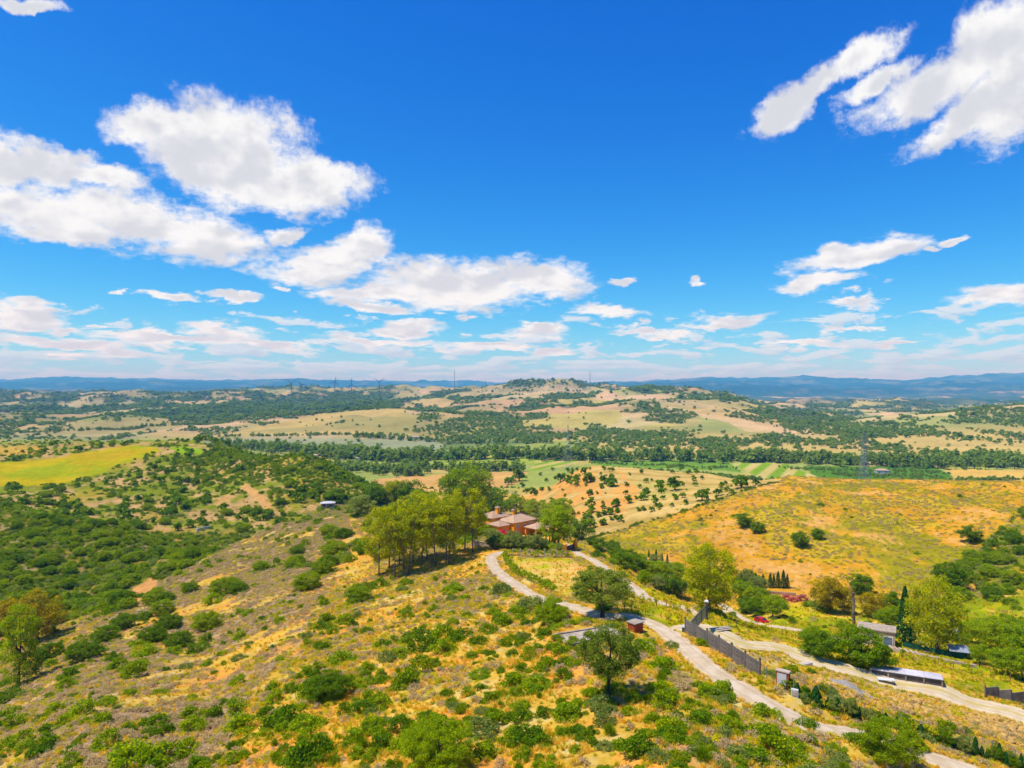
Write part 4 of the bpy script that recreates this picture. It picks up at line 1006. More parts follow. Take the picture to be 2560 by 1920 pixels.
def build_cabinet():
    p = ground(1957, 1722); t = thing('meter_cabinet', 'brick meter cabinet with a white door by the roadside hedge', 'cabinet', p, math.radians(-38))
    MB().box((0, 0, .85), (1.35, .6, 2.1)).build('brick_body', M['brick'], t); MB().box((-.05, -.33, 1.0), (1.0, .06, 1.5)).build('door', M['white'], t); MB().box((0, 0, 1.96), (1.5, .75, .12)).build('top_slab', M['cream'], t)
    p = ground(1986, 1742); q = thing('meter_box', 'low white box at the foot of the brick cabinet', 'box', p, math.radians(-30)); MB().box((0, 0, .35), (.7, .35, .9)).build('box_body', M['white'], q); MB().box((0, -.2, .45), (.5, .04, .5)).build('box_door', M['concrete_pale'], q)
build_cabinet()
def build_table():
    p = ground(2214, 1712); t = thing('picnic_table', 'white-topped table standing beside the dirt track', 'table', p, math.radians(-14))
    MB().box((0, 0, .8), (2.2, .95, .07)).build('table_top', M['white'], t)
    for sx in (-.95, .95):
        for sy in (-.38, .38): MB().box((sx, sy, .36), (.08, .08, .82)).build('leg', M['dark_metal'], t)
    p = ground(2013, 1665); q = thing('white_basin', 'white basin lying in the grass by the track', 'basin', p, .4)
    MB().box((0, 0, .2), (1.9, .7, .5), 0, 1.08).build('basin_body', M['white'], q); MB().box((0, 0, .475), (1.7, .5, .02)).build('basin_floor', M['cream'], q)
build_table()
def build_tank():
    p = P_TANK; t = thing('water_tank', 'long low tank with a white sheet roof beside the dirt track', 'tank', p, math.radians(-25))
    MB().box((0, 0, .35), (9.2, 1.9, 1.3)).build('tank_wall', M['concrete'], t)
    for i in range(4): MB().box((-3.5+i*2.33, 0, 1.07), (2.31, 2.3, .08)).build('roof_sheet', M['sheet'], t)
    for i in range(5): MB().box((-4.5+i*2.25, -1.0, .4), (.2, .14, 1.3)).build('buttress', M['concrete_pale'], t)
    for s in (-1, 1): MB().box((s*4.66, 0, .4), (.16, 1.7, 1.2)).build('end_wall', M['brick'], t)
build_tank()
def build_shed():
    p = P_SHED; t = thing('farm_shed', 'cream flat-roofed shed with a blue-grey door', 'shed', p, math.radians(-29))
    MB().box((0, 1.6, 1.35), (6.6, 4.0, 3.3)).build('wall', M['cream'], t)
    MB().box((0, 1.6, 3.1), (7.0, 4.4, .2)).build('roof', M['concrete_pale'], t)
    d = MB().box((2.05, -.44, 1.0), (1.5, .1, 2.05)).build('door', M['blue_metal'], t)
    f = MB(); f.box((1.2, -.43, 1.05), (.16, .16, 2.2)).box((2.9, -.43, 1.05), (.16, .16, 2.2)).box((2.05, -.43, 2.13), (1.55, .16, .16)); f.build('door_frame', M['white'], t)
    for i in range(5): MB().box((2.05, -.5, .2+i*.42), (1.4, .03, .06)).build('door_rib', M['grey_metal'], d)
    MB().box((3.35, 1.6, 2.2), (.06, 1.0, .7)).build('window', M['glass'], t)
    # shelter with the pale blue roof, and the white canopy
    p = ground(2396, 1644); s = thing('shelter', 'open shelter with a pale blue-white roof behind the green net', 'shelter', p, math.radians(-20))
    MB().add([(-1.7,-1.1,1.35),(1.7,-1.1,1.35),(1.7,1.1,1.95),(-1.7,1.1,1.95),(-1.7,-1.1,1.43),(1.7,-1.1,1.43),(1.7,1.1,2.03),(-1.7,1.1,2.03)], [[3,2,1,0],[4,5,6,7],[0,1,5,4],[1,2,6,5],[2,3,7,6],[3,0,4,7]]).build('roof', M['grey_metal'], s)
    for sx in (-1.5, 1.5):
        for sy, h in ((-.9, 1.4), (.9, 1.9)): MB().box((sx, sy, h/2-.1), (.1, .1, h+.1)).build('post', M['dark_metal'], s)
    MB().box((0, .95, .8), (3.0, .06, 1.5)).build('back_panel', M['blue_metal'], s)
    p = ground(2404, 1600, 130); s = thing('canopy', 'white canopy roof among the farm trees', 'canopy', p, math.radians(-10))
    MB().box((0, 0, 2.0), (2.8, 2.0, .1)).build('roof', M['white'], s)
    for sx in (-1.2, 1.2):
        for sy in (-.8, .8): MB().box((sx, sy, .95), (.08, .08, 2.1)).build('post', M['dark_metal'], s)
build_shed()
def fence_line(name, label, pts, gap, h, mat, r=.05, ymin=0, wires=0, net=None, cat='fence', rail=False):
    q = np.array([ground(a, b, ymin) for a, b in pts]); q = catmull(q, .25); L = np.r_[0, np.cumsum(np.linalg.norm(np.diff(q[:, :2], axis=0), axis=1))]
    s = np.arange(0, L[-1], gap); X = np.interp(s, L, q[:, 0]); Y = np.interp(s, L, q[:, 1]); Z = G(X, Y); o0 = np.array([X[0], Y[0], Z[0]])
    t = thing(name, label, cat, o0); me = MB().tube([(0, 0, -.3), (0, 0, h)], [r, r*.85], 6).mesh('post', M[mat])
    P = np.stack([X, Y, Z], 1)-o0
    for p in P: link('post', me, t, p+np.array([random.uniform(-.05, .05), random.uniform(-.05, .05), random.uniform(-.08, .05)]))
    for k in range(wires):
        mb = MB(); mb.tube(P+np.array([0, 0, h*(.35+.55*k/max(1, wires-1)) if wires > 1 else h*.9]), .012 if not rail else .04, 4); mb.build('rail' if rail else 'wire', M['steel'] if not rail else M['dark_metal'], t)
    if net:
        for i in range(len(P)-1):
            a, b = P[i], P[i+1]; m_ = (a+b)/2
            MB().box((m_[0], m_[1], m_[2]+h*.45), (np.linalg.norm((b-a)[:2])-.05, .03, h*.9), dirrz(a, b)).build('net_panel', M[net], t)
    return t, P+o0
F1, PF1 = fence_line('stake_fence', 'long line of wooden stakes crossing the yellow grass above the track', [(1568,1500),(1650,1517),(1733,1536),(1800,1553),(1862,1569),(1935,1585),(2000,1598),(2085,1618),(2160,1636)], 2.6, 1.35, 'wood', .06)
F2, PF2 = fence_line('stake_fence', 'line of wooden stakes between the white-roofed tank and the farm', [(2232,1652),(2290,1650),(2362,1667),(2432,1682),(2540,1710)], 2.6, 1.3, 'wood', .06)
F3, PF3 = fence_line('stake_fence', 'short row of low stakes behind the spreading oak', [(1562,1527),(1610,1536),(1660,1545),(1704,1553)], 1.6, .95, 'wood', .05)
F4, PF4 = fence_line('net_fence', 'dark green net fence along the farm wall', [(2256,1616),(2300,1626),(2346,1637),(2400,1646),(2447,1654)], 2.2, 1.1, 'green_net', .04, net='green_net')
F5, PF5 = fence_line('pen_fence', 'tall dark rail fence of the pale pen at the farm', [(2447,1668),(2482,1676),(2520,1686)], 2.2, 1.8, 'dark_metal', .06, wires=3, rail=True)
F6, PF6 = fence_line('mesh_fence', 'tall posts of the mesh fence in the roadside hedge', [(1985,1738),(2066,1770),(2140,1797),(2240,1828),(2340,1856),(2440,1884),(2560,1925)], 2.4, 2.0, 'concrete_pale', .05, wires=3)
F7, PF7 = fence_line('mesh_fence', 'short wire fence between panel wall and brick cabinet', [(1903,1694),(1920,1704),(1940,1716)], 1.0, 1.7, 'steel', .03, wires=5)
for (F_, off, n) in ((PF1, .5, 2), (PF2, .6, 2), (PF3, .3, 1)):
    for p in F_:
        for k in range(n):
            x, y = p[0]+random.uniform(-1.2, 1.2), p[1]+random.uniform(-.9, .9); z = G(x, y)[0]
            plant_tree('sapling', 1280+F*x/y, HOR-F*(z-CAMZ)/y, h=random.uniform(.9, 1.7), words='young yellow-green sapling along the stakes', name='sapling', group='young saplings along the stake fences', p=np.array([x, y, z]), var=k)
for i in range(64):        # young cypresses grown along the mesh fence
    s_ = i/63*(len(PF6)-1); k_ = min(int(s_), len(PF6)-2); q_ = PF6[k_]*(1-(s_-k_))+PF6[k_+1]*(s_-k_)
    if random.random() < .15: continue
    x, y = q_[0]+random.uniform(-.25, .25), q_[1]-.35+random.uniform(-.2, .2); z = G(x, y)[0]
    kd_ = random.choice(('young_cypress', 'young_cypress', 'olive', 'young_cypress', 'sapling', 'green'))
    plant_tree(kd_, 1280+F*x/y, HOR-F*(z-CAMZ)/y, h=random.uniform(.9, 2.1), words={'young_cypress': 'young dark cypress', 'green': 'leafy dark hedge shrub', 'olive': 'grey-green hedge shrub', 'sapling': 'thin yellow-green sapling'}[kd_]+' in the roadside hedge', name='hedge_shrub', group='shrubs of the roadside hedge', p=np.array([x, y, z]), var=i, wide=random.uniform(.7, 1.1) if kd_ != 'young_cypress' else random.uniform(.9, 1.9))
def low_wall(name, label, pts, h, w, mat, ymin=0, cap=None):
    q = np.array([ground(a, b, ymin) for a, b in pts]); t = thing(name, label, 'wall', q[0])
    for i in range(len(q)-1):
        a, b = q[i]-q[0], q[i+1]-q[0]; m_ = (a+b)/2; L = np.linalg.norm((b-a)[:2])
        n = max(1, int(L/1.6))
        for k in range(n):
            c = a+(b-a)*(k+.5)/n; MB().box((c[0], c[1], c[2]+h/2-.2), (L/n-.02, w, h+.4), dirrz(a, b)).build('block', M[mat], t)
    return t
low_wall('farm_wall', 'low stone wall running below the green net fence', [(2222,1622),(2300,1640),(2370,1656),(2440,1670)], .5, .35, 'cream')
low_wall('garden_wall', 'pinkish garden wall under the row of small cypresses', [(1912,1484),(1950,1486),(1990,1490)], .9, .4, 'tile', 180)
low_wall('ruined_wall', 'broken white wall in the valley scrub', [(492,1328),(512,1324),(528,1320)], 1.3, .5, 'white', 330)
low_wall('ruined_wall', 'short white wall fragment right of the longer ruin', [(556,1318),(596,1316)], .8, .5, 'concrete_pale', 330)
def build_panels():
    a, b = ground(2462, 1742), ground(2590, 1768); t = thing('panel_fence', 'grey concrete panel fence at the end of the dirt track', 'fence', a, 0); n = 4; d = (b-a)/n; rz = dirrz(a, b); L = np.linalg.norm(d[:2])
    for i in range(n):
        p = d*(i+.5); MB().box((p[0], p[1], p[2]+.7), (L-.16, .1, 1.8), rz).build('panel', M['concrete_pale'] if i % 2 else M['concrete'], t)
    for i in range(n+1): p = d*i; MB().box((p[0], p[1], p[2]+.75), (.16, .16, 2.0), rz).build('post', M['concrete'], t)
build_panels()
def build_trunk():
    p = ground(2133, 1566, 140); t = thing('bare_trunk', 'tall bare brown palm trunk without a crown', 'trunk', p)
    pts = [(.12*math.sin(i*.7), .1*math.cos(i*.5), i*.55-.4) for i in range(17)]; mb = MB(); mb.tube(pts, [.38-.008*i+.04*(i % 2) for i in range(17)], 10); mb.build('stem', M['bark_pale'], t)
    mb = MB()
    for k in range(9):
        a = k*.7; mb.tube([(pts[-1][0], pts[-1][1], 8.2), (pts[-1][0]+.5*math.cos(a), pts[-1][1]+.5*math.sin(a), 8.5), (pts[-1][0]+.85*math.cos(a), pts[-1][1]+.85*math.sin(a), 7.9)], [.06, .05, .02], 4)
    mb.build('dry_frond_stubs', M['bark'], t)
build_trunk()
def build_car():
    p = ground(1904, 1557); t = thing('red_car', 'red hatchback parked beside the lane', 'car', p, math.radians(118))
    pr = [(-1.85,.32),(-1.9,.62),(-1.78,.86),(-1.0,.95),(-.5,1.36),(.7,1.42),(1.45,1.3),(1.8,.92),(1.86,.55),(1.8,.3)]
    V = []; n = len(pr)
    for s, k in ((-1, 1), (1, 1)):
        for (x, z) in pr: V.append((x, s*(.82 if z < 1.0 else .66), z))
    Fc = [[i, (i+1) % n, n+(i+1) % n, n+i][::-1] for i in range(n)]+[list(range(n)), list(range(n, 2*n))[::-1]]
    MB().add(V, Fc).build('body', M['car_paint'], t)
    for s in (-1, 1): MB().add([(-.75,s*.76,.98),(.0,s*.765,.98),(1.45,s*.75,.98),(1.2,s*.685,1.28),(.5,s*.675,1.34),(-.4,s*.685,1.29)], [[0,1,2,3,4,5] if s < 0 else [5,4,3,2,1,0]]).build('side_window', M['car_glass'], t)
    MB().add([(-1.0,-.68,.99),(-1.0,.68,.99),(-.52,.6,1.36),(-.52,-.6,1.36)], [[3,2,1,0]]).build('windscreen', M['car_glass'], t).location = (-.02, 0, .02)
    MB().add([(1.82,-.66,.95),(1.82,.66,.95),(1.5,.58,1.28),(1.5,-.58,1.28)], [[0,1,2,3]]).build('rear_window', M['car_glass'], t).location = (.02, 0, .02)
    for x in (-1.2, 1.2):
        for s in (-1, 1):
            w = MB().tube([(x, s*.70, .3), (x, s*.86, .3)], .3, 14).build('wheel', M['tyre'], t); MB().tube([(x, s*.865, .3), (x, s*.875, .3)], .18, 10).build('rim', M['grey_metal'], w)
    for s in (-1, 1): MB().box((-1.87, s*.58, .66), (.06, .34, .16)).build('headlight', M['glass'], t); MB().box((1.86, s*.66, .74), (.06, .2, .26)).build('tail_light', M['brick'], t)
build_car()
# ------------------------------------------------------------------ rubble, gravel heap
def build_rubble():
    r = np.random.default_rng(31); n = 9000; px = r.uniform(2000, 2600, n); py = r.uniform(1680, 1885, n); k = inpoly(px, py, RUBBLE); px, py = px[k], py[k]
    idx = r.permutation(len(px))[:1500]; P = np.array([ground(px[i], py[i]) for i in idx]); s = r.gamma(2.2, .075, len(P))+.08
    k = ~near_road(P[:, 0], P[:, 1], .2); P, s, px, py = P[k], s[k], px[idx][k], py[idx][k]
    o = np.argsort(-s); big = o[:140]; rest = o[140:]
    for j, i in enumerate(big):
        q = link('boulder', PROTO['stone'][j % 6], loc=P[i]+np.array([0, 0, s[i]*.2]), rz=float(j), scale=float(s[i])*1.1); later(q, 'angular ochre boulder in the rubble', 'boulder', px[i], py[i], 'boulders of the rubble strip')
    scatter_stuff('rubble', 'strip of broken ochre stones below the dirt track', PROTO['stone'], P[rest]+np.array([0, 0, .05]), r.uniform(0, 6.28, len(rest)), np.repeat(s[rest][:, None], 3, 1), r.integers(0, 6, len(rest)))
    p = ground(2120, 1722); t = np.linspace(0, 1, 40); A_, B_ = np.meshgrid(np.linspace(-1, 1, 40), np.linspace(-1, 1, 24), indexing='ij')
    x = A_.ravel()*3.4; y = B_.ravel()*1.5; ca, sa = math.cos(-.55), math.sin(-.55); X = p[0]+x*ca-y*sa; Y = p[1]+x*sa+y*ca
    d = 1-np.sqrt(A_.ravel()**2+B_.ravel()**2); z = G(X, Y)+np.clip(d, -.2, 1)*1.1+.14*fbm(X*1.7, Y*1.7, 3, 91)-.08
    i = np.arange(39)[:, None]*24; j = np.arange(23)[None, :]; Q = np.stack([(i+j).ravel(), (i+24+j).ravel(), (i+25+j).ravel(), (i+j+1).ravel()], 1)
    o = link('gravel_heap', mesh_from('gravel_heap', np.stack([X, Y, z], 1)-p, Q, M['gravel'], True), loc=p); tag(o, 'low heap of grey gravel beside the rubble', 'gravel heap')
build_rubble()
# ------------------------------------------------------------------ farmhouses of the valley
def house(px, py, w, d, h, rise, rz, wall, roof, label, ymin, name='farmhouse'):
    p = ground(px, py, ymin); t = thing(name, label, 'house', p, rz)
    MB().box((0, 0, h/2-.5), (w, d, h+1)).build('wall', M[wall], t); MB().hip((0, 0, h+.02), w+.8, d+.8, rise).build('roof', M[roof], t)
    for x in (-w*.28, w*.2): MB().box((x, -d/2-.03, h*.55), (1.1, .1, 1.3)).build('window', M['dark_metal'], t)
    MB().box((0, -d/2-.03, 1.0), (1.1, .12, 2.0)).build('door', M['wood'], t)
house(820, 1268, 7.5, 5, 2.6, .9, .25, 'concrete_pale', 'sheet', 'silver-roofed barn in the valley beyond the near slope', 290, 'barn')
house(788, 1148, 8, 7, 6, 1.6, .2, 'white', 'tile', 'white house among trees on the valley floor', 760)
house(800, 1150, 6, 5, 4, 1.2, .1, 'ochre', 'tile', 'yellow annex right of the white valley house', 760)
house(896, 1152, 7, 6, 4.5, 1.4, -.2, 'white', 'tile', 'small white house in front of the river trees', 760)
house(1037, 1097, 20, 9, 4, 1.5, .1, 'white', 'concrete_pale', 'long white farm shed under the tan hill', 1150, 'farm_shed')
house(2205, 1186, 14, 9, 5, 2.0, -.2, 'white', 'tile', 'white farmhouse in the dark green orchard', 600)
# ------------------------------------------------------------------ pylons, masts, wind turbines
def pylon(px, py, H, label, ymin, th=.16):
    p = ground(px, py, ymin); t = thing('pylon', label, 'pylon', p, .35); b = H*.085
    legs = MB(); wd = lambda z: b*(1-z/H)**1.2+.45
    for sx in (-1, 1):
        for sy in (-1, 1): legs.tube([(sx*wd(H*k/6), sy*wd(H*k/6), H*k/6-(1 if k == 0 else 0)) for k in range(7)], th, 4)
    legs.build('tower_legs', M['steel'], t); br = MB(); n = 12
    for k in range(n):
        z0, z1 = H*k/n, H*(k+1)/n; a, c = wd(z0), wd(z1)
        for s in (-1, 1):
            br.tube([(-a, s*a, z0), (c, s*c, z1)], th*.6, 3).tube([(a, s*a, z0), (-c, s*c, z1)], th*.6, 3).tube([(s*a, -a, z0), (s*c, c, z1)], th*.6, 3).tube([(s*a, a, z0), (s*c, -c, z1)], th*.6, 3)
    br.build('bracing', M['steel'], t)
    for z, L in ((H*.7, H*.15), (H*.8, H*.19), (H*.9, H*.13)):
        am = MB()
        for s in (-1, 1): am.tube([(0, 0, z), (s*L, 0, z+.4)], th*.9, 4).tube([(0, 0, z+2.2), (s*L, 0, z+.4)], th*.7, 4)
        ar = am.build('cross_arm', M['steel'], t)
        for s in (-1, 1): MB().tube([(s*L, 0, z+.4), (s*L, 0, z-2.2)], .14, 4).build('insulator', M['dark_metal'], ar)
pylon(2160, 1200, 52, 'tall steel lattice pylon standing in the green orchard', 600, .22)
pylon(1420, 1168, 54, 'faint steel pylon above the river trees', 760, .08)
def mast(px, py, H, label, ymin):
    p = ground(px, py, ymin); t = thing('mast', label, 'mast', p); MB().tube([(0, 0, -3), (0, 0, H)], [1.6, .8], 6).build('mast_pole', M['steel'], t); MB().tube([(-4, 0, H*.82), (4, 0, H*.82)], .7, 4).build('mast_arm', M['steel'], t)
mast(1475, 975, 95, 'thin mast on the skyline right of the hump', 2500)
mast(1136, 978, 110, 'thin mast on the skyline left of the hump', 3000)
def turbine(px, hub_y, base_y, blade_px, a0, label, ymin=4000):
    p = ground(px, base_y, ymin); k = p[1]/F; H = (HOR-hub_y)*k+CAMZ-p[2]; B = blade_px*k; t = thing('wind_turbine', label, 'wind turbine', p, math.radians(12))
    MB().tube([(0, 0, -4), (0, 0, H)], [2.9, 1.7], 10).build('tower', M['turbine'], t); n = MB().box((0, -1, H+.5), (3, 9, 3)).build('nacelle', M['turbine'], t); MB().tube([(0, -6, H+.5), (0, -9, H+.5)], [2.2, .8], 8).build('hub', M['turbine'], n)
    for i in range(3):
        a = math.radians(a0+120*i); d = np.array([math.sin(a), 0, math.cos(a)]); s_ = np.array([math.cos(a), 0, -math.sin(a)]); c = np.array([0, -7.4, H+.5]); V = []
        for f, w in ((0, 1.1), (.15, 2.7), (.55, 1.8), (1, .6)):
            for q, e in ((-1, 0), (1, 0)): V += [tuple(c+d*B*f+s_*w*q*.9+np.array([0, .35, 0])), tuple(c+d*B*f+s_*w*q*.9-np.array([0, .35, 0]))]
        Fc = []
        for j in range(3):
            o = j*4; Fc += [[o, o+1, o+5, o+4], [o+2, o+6, o+7, o+3], [o, o+4, o+6, o+2], [o+1, o+3, o+7, o+5]]
        MB().add(V, Fc+[[0, 2, 3, 1], [12, 13, 15, 14]]).build('blade', M['turbine'], t)
turbine(729, 957, 981, 17, 60, 'wind turbine with blades in a wide Y, leftmost on the skyline ridge')
turbine(753, 962, 982, 13, -35, 'smaller wind turbine just right of the leftmost one')
turbine(837, 954, 978, 13, 15, 'wind turbine with one blade pointing left, third along the ridge')
turbine(879, 962, 980, 18, 0, 'wind turbine with one blade straight up, fourth along the ridge')
turbine(948, 954, 977, 15, 60, 'wind turbine with Y-shaped blades, fifth along the ridge')
turbine(1216, 964, 974, 13, -22, 'thin wind turbine close to the hump of the skyline')
turbine(510, 985, 1000, 9, 40, 'faint small wind turbine in front of the blue mountains', 3200)
turbine(650, 984, 998, 9, 10, 'faint small wind turbine left of the ridge group', 3200)
# ------------------------------------------------------------------ trees one can tell apart
GROVE = 'eucalyptus trees of the grove beside the villa'
for i, (px, py, hp) in enumerate([(948,1440,158),(988,1446,165),(1021,1437,172),(973,1421,140),(999,1412,150),(1010,1424,158),(1068,1402,160),(1053,1415,165),(1089,1418,165),(1116,1402,155),(1122,1412,150),(1162,1383,150),(1182,1382,140),(983,1402,130),(1033,1405,160),(1135,1380,140)]):
    plant_tree('euc', px, py, hp*1.08, words='slender yellow-green eucalyptus in the grove', name='eucalyptus_tree', group=GROVE, wide=1.15, var=i)
plant_tree('big_dark', 1165, 1312, 146, ymin=200, wide=1.05, name='broad_tree', label='largest tall rounded tree rising behind the eucalyptus grove', var=0)
for px, py, hp, kd, w, lb in [(935,1262,58,'green',1.2,'dark green tree behind the eucalyptus grove'),(985,1268,66,'euc_big',1,'dark green tree behind the eucalyptus grove'),(1022,1270,66,'green',1.3,'dark green tree behind the eucalyptus grove'),(905,1292,54,'olive',1.2,'grey-green bushy tree behind the eucalyptus grove'),(1060,1285,60,'green',1.2,'dark green tree behind the eucalyptus grove'),
  (1225,1300,80,'green',1.1,'dark green tree behind the villa roofs'),(1290,1290,52,'leafy',1.4,'bright green tree behind the villa roofs'),(1340,1300,52,'leafy',1.3,'bright green tree behind the villa roofs'),(1400,1305,58,'leafy',1.3,'bright green tree behind the villa roofs'),
  (1449,1352,54,'green',1.0,'dark green tree at the end of the villa garden'),(1350,1325,42,'olive',1.2,'grey-green olive tree beside the villa porch')]:
    plant_tree(kd, px, py, hp, words=lb, name='garden_tree', ymin=205, wide=w, group='garden trees round the villa')
plant_tree('leafy', 1396, 1370, 104, ymin=190, wide=.95, name='umbrella_pine', label='bright yellow-green umbrella-shaped tree between villa porch and gate pillars', var=1)
for px, py, hp in [(1384,1362,58),(1313,1362,30),(1321,1364,28),(1365,1366,30),(1374,1366,26)]:
    plant_tree('cypress', px, py, hp, words='narrow dark cypress in the villa front garden', name='cypress_tree', ymin=180, group='cypresses of the villa garden')
for px, py, hp in [(1232,1372,34),(1250,1374,30),(1272,1374,34),(1290,1373,38),(1303,1374,32),(1335,1374,40),(1352,1374,34),(1400,1380,22),(1240,1362,36),(1281,1362,34),(1318,1366,30),(1228,1355,34)]:
    plant_tree('olive', px, py, hp, words='grey-green garden shrub in front of the villa', name='garden_shrub', ymin=170, wide=1.0, group='garden shrubs along the villa front')
plant_tree('euc_big', 1772, 1524, 164, name='eucalyptus_tree', label='big round yellow-green eucalyptus beside the gravel road', ymin=125, wide=1.0, var=1)
plant_tree('oak', 1506, 1546, 116, name='oak_tree', label='wide spreading grey-green oak between the loop road and the slab', wide=1.25, var=0)
plant_tree('oak', 1520, 1744, 186, name='oak_tree', label='lone oak with a bare dark trunk on the near slope', wide=.78, var=1)
# trees and bushes below the villa gate
for px, py, hp, kd in [(1500,1378,34,'green'),(1530,1384,34,'green'),(1560,1426,46,'green'),(1590,1432,46,'green'),(1545,1405,40,'green'),(1622,1446,46,'leafy'),(1650,1448,44,'leafy'),(1640,1418,30,'olive'),(1662,1480,46,'green'),(1690,1490,48,'green'),(1612,1462,36,'leafy'),(1640,1474,34,'olive'),(1692,1455,48,'leafy'),(1575,1398,26,'green'),(1668,1430,26,'olive'),(1600,1410,26,'leafy'),(1870,1470,46,'olive'),(1895,1482,40,'olive'),(1855,1500,46,'leafy'),(1880,1512,44,'leafy'),(1905,1510,40,'leafy'),(1930,1545,56,'leafy'),(1865,1535,44,'green'),(1890,1540,44,'green'),(1480,1362,24,'green')]:
    plant_tree(kd, px, py, hp, words={'green': 'dark green bushy tree below the villa gate', 'leafy': 'bright green tree on the gully side', 'olive': 'grey-green low tree on the gully side'}[kd], name='bushy_tree', ymin=130, wide=1.15, group='trees along the gully under the villa road')
# farm gully on the right
plant_tree('euc_big', 2341, 1632, 186, name='eucalyptus_tree', label='tall bright eucalyptus with a forked trunk behind the green net', var=0, wide=.95)
plant_tree('cypress', 2262, 1612, 146, name='cypress_tree', label='tall dark cypress beside the cream shed', wide=1.3)
plant_tree('cypress', 2277, 1606, 110, name='cypress_tree', label='shorter dark cypress touching the tall one by the shed')
plant_tree('euc_brown', 2070, 1532, 90, name='brown_tree', label='brownish drooping tree behind the gravel garden', wide=1.25, ymin=150, var=0)
plant_tree('euc_brown', 2110, 1535, 66, name='brown_tree', label='smaller olive-brown tree next to the bare trunk', wide=1.1, ymin=150, var=1)
plant_tree('euc_brown', 2180, 1545, 62, name='brown_tree', label='yellowish broad tree behind the cream shed', wide=1.5, ymin=150, var=1)
plant_tree('green', 2232, 1530, 50, name='bushy_tree', label='dark tree left of the tall cypress', ymin=150)
plant_tree('leafy', 2215, 1570, 50, name='bushy_tree', label='bright green bush tree behind the cream shed roof', ymin=140, wide=1.2)
plant_tree('leafy', 2245, 1572, 60, name='bushy_tree', label='light green tree against the foot of the tall cypress', ymin=140, wide=.8)
plant_tree('green', 2156, 1668, 98, name='walnut_tree', label='dense green tree with a short trunk beside the dirt track', wide=1.25, var=1)
plant_tree('green', 2200, 1680, 66, name='walnut_tree', label='lower green tree joined to the right of the track tree', wide=1.0, var=2)
plant_tree('green', 2042, 1640, 58, name='bushy_tree', label='grey-green round bush tree behind the fence stakes', wide=1.5, var=0)
for px, py, hp, lb in [(2376,1474,66,'large dark round oak on the orange hillside'),(2427,1357,40,'dark round oak high on the orange hillside'),(2002,1367,36,'dark oak pair, broad one, amid the orange hillside'),(2044,1348,26,'dark oak pair, narrow one, amid the orange hillside'),(2152,1484,46,'dark oak just above the bare trunk'),(1850,1478,32,'small dark tree under the orange hillside'),(1860,1318,34,'isolated oak in the middle of the orange hillside'),(1893,1334,28,'low oak beside the isolated one on the hillside')]:
    plant_tree('green', px, py, hp, label=lb, name='oak_tree', wide=1.25, ymin=170)
for px, py, hp in [(2430,1610,56),(2465,1620,70),(2500,1640,84),(2540,1650,90),(2575,1660,95),(2450,1660,50),(2520,1690,70),(2555,1700,80),(2405,1618,36),(2480,1590,50),(2530,1600,60)]:
    plant_tree('leafy', px, py, hp, words='bright green tree crowding the farm', name='bushy_tree', wide=1.1, ymin=100, group='trees crowding the farm at the picture edge')
for i, (px, py, hp) in enumerate([(1853,1462,34),(1880,1466,40),(1889,1467,36),(1898,1468,30),(1907,1468,34),(1925,1470,38),(1934,1470,34),(1945,1470,42),(1958,1471,46),(1968,1471,36)]):
    plant_tree('cypress', px, py, hp, words='small dark cypress in the row above the terrace', name='cypress_tree', ymin=190, wide=1.6, group='row of small cypresses', var=i)
for px, py, hp in [(1640,1398,26),(1655,1404,22),(1668,1408,24),(1622,1394,20)]:
    plant_tree('cypress', px, py, hp, words='tiny dark conifer at the foot of the hillside', name='cypress_tree', ymin=190, wide=1.5, group='tiny conifers')
plant_tree('conical', 47, 1714, 200, name='conical_tree', label='tall conical green tree at the left edge', wide=.95)
plant_tree('euc_brown', 95, 1600, 122, name='brown_tree', label='broad yellow-brown tree behind the tall conical one', wide=1.3, var=0)
plant_tree('euc_brown', 25, 1580, 80, name='brown_tree', label='yellow-brown tree cut by the left picture edge', wide=1.3, var=1)
plant_tree('green', 838, 1252, 32, name='round_tree', label='round dark tree behind the silver-roofed barn', ymin=300, wide=1.6)

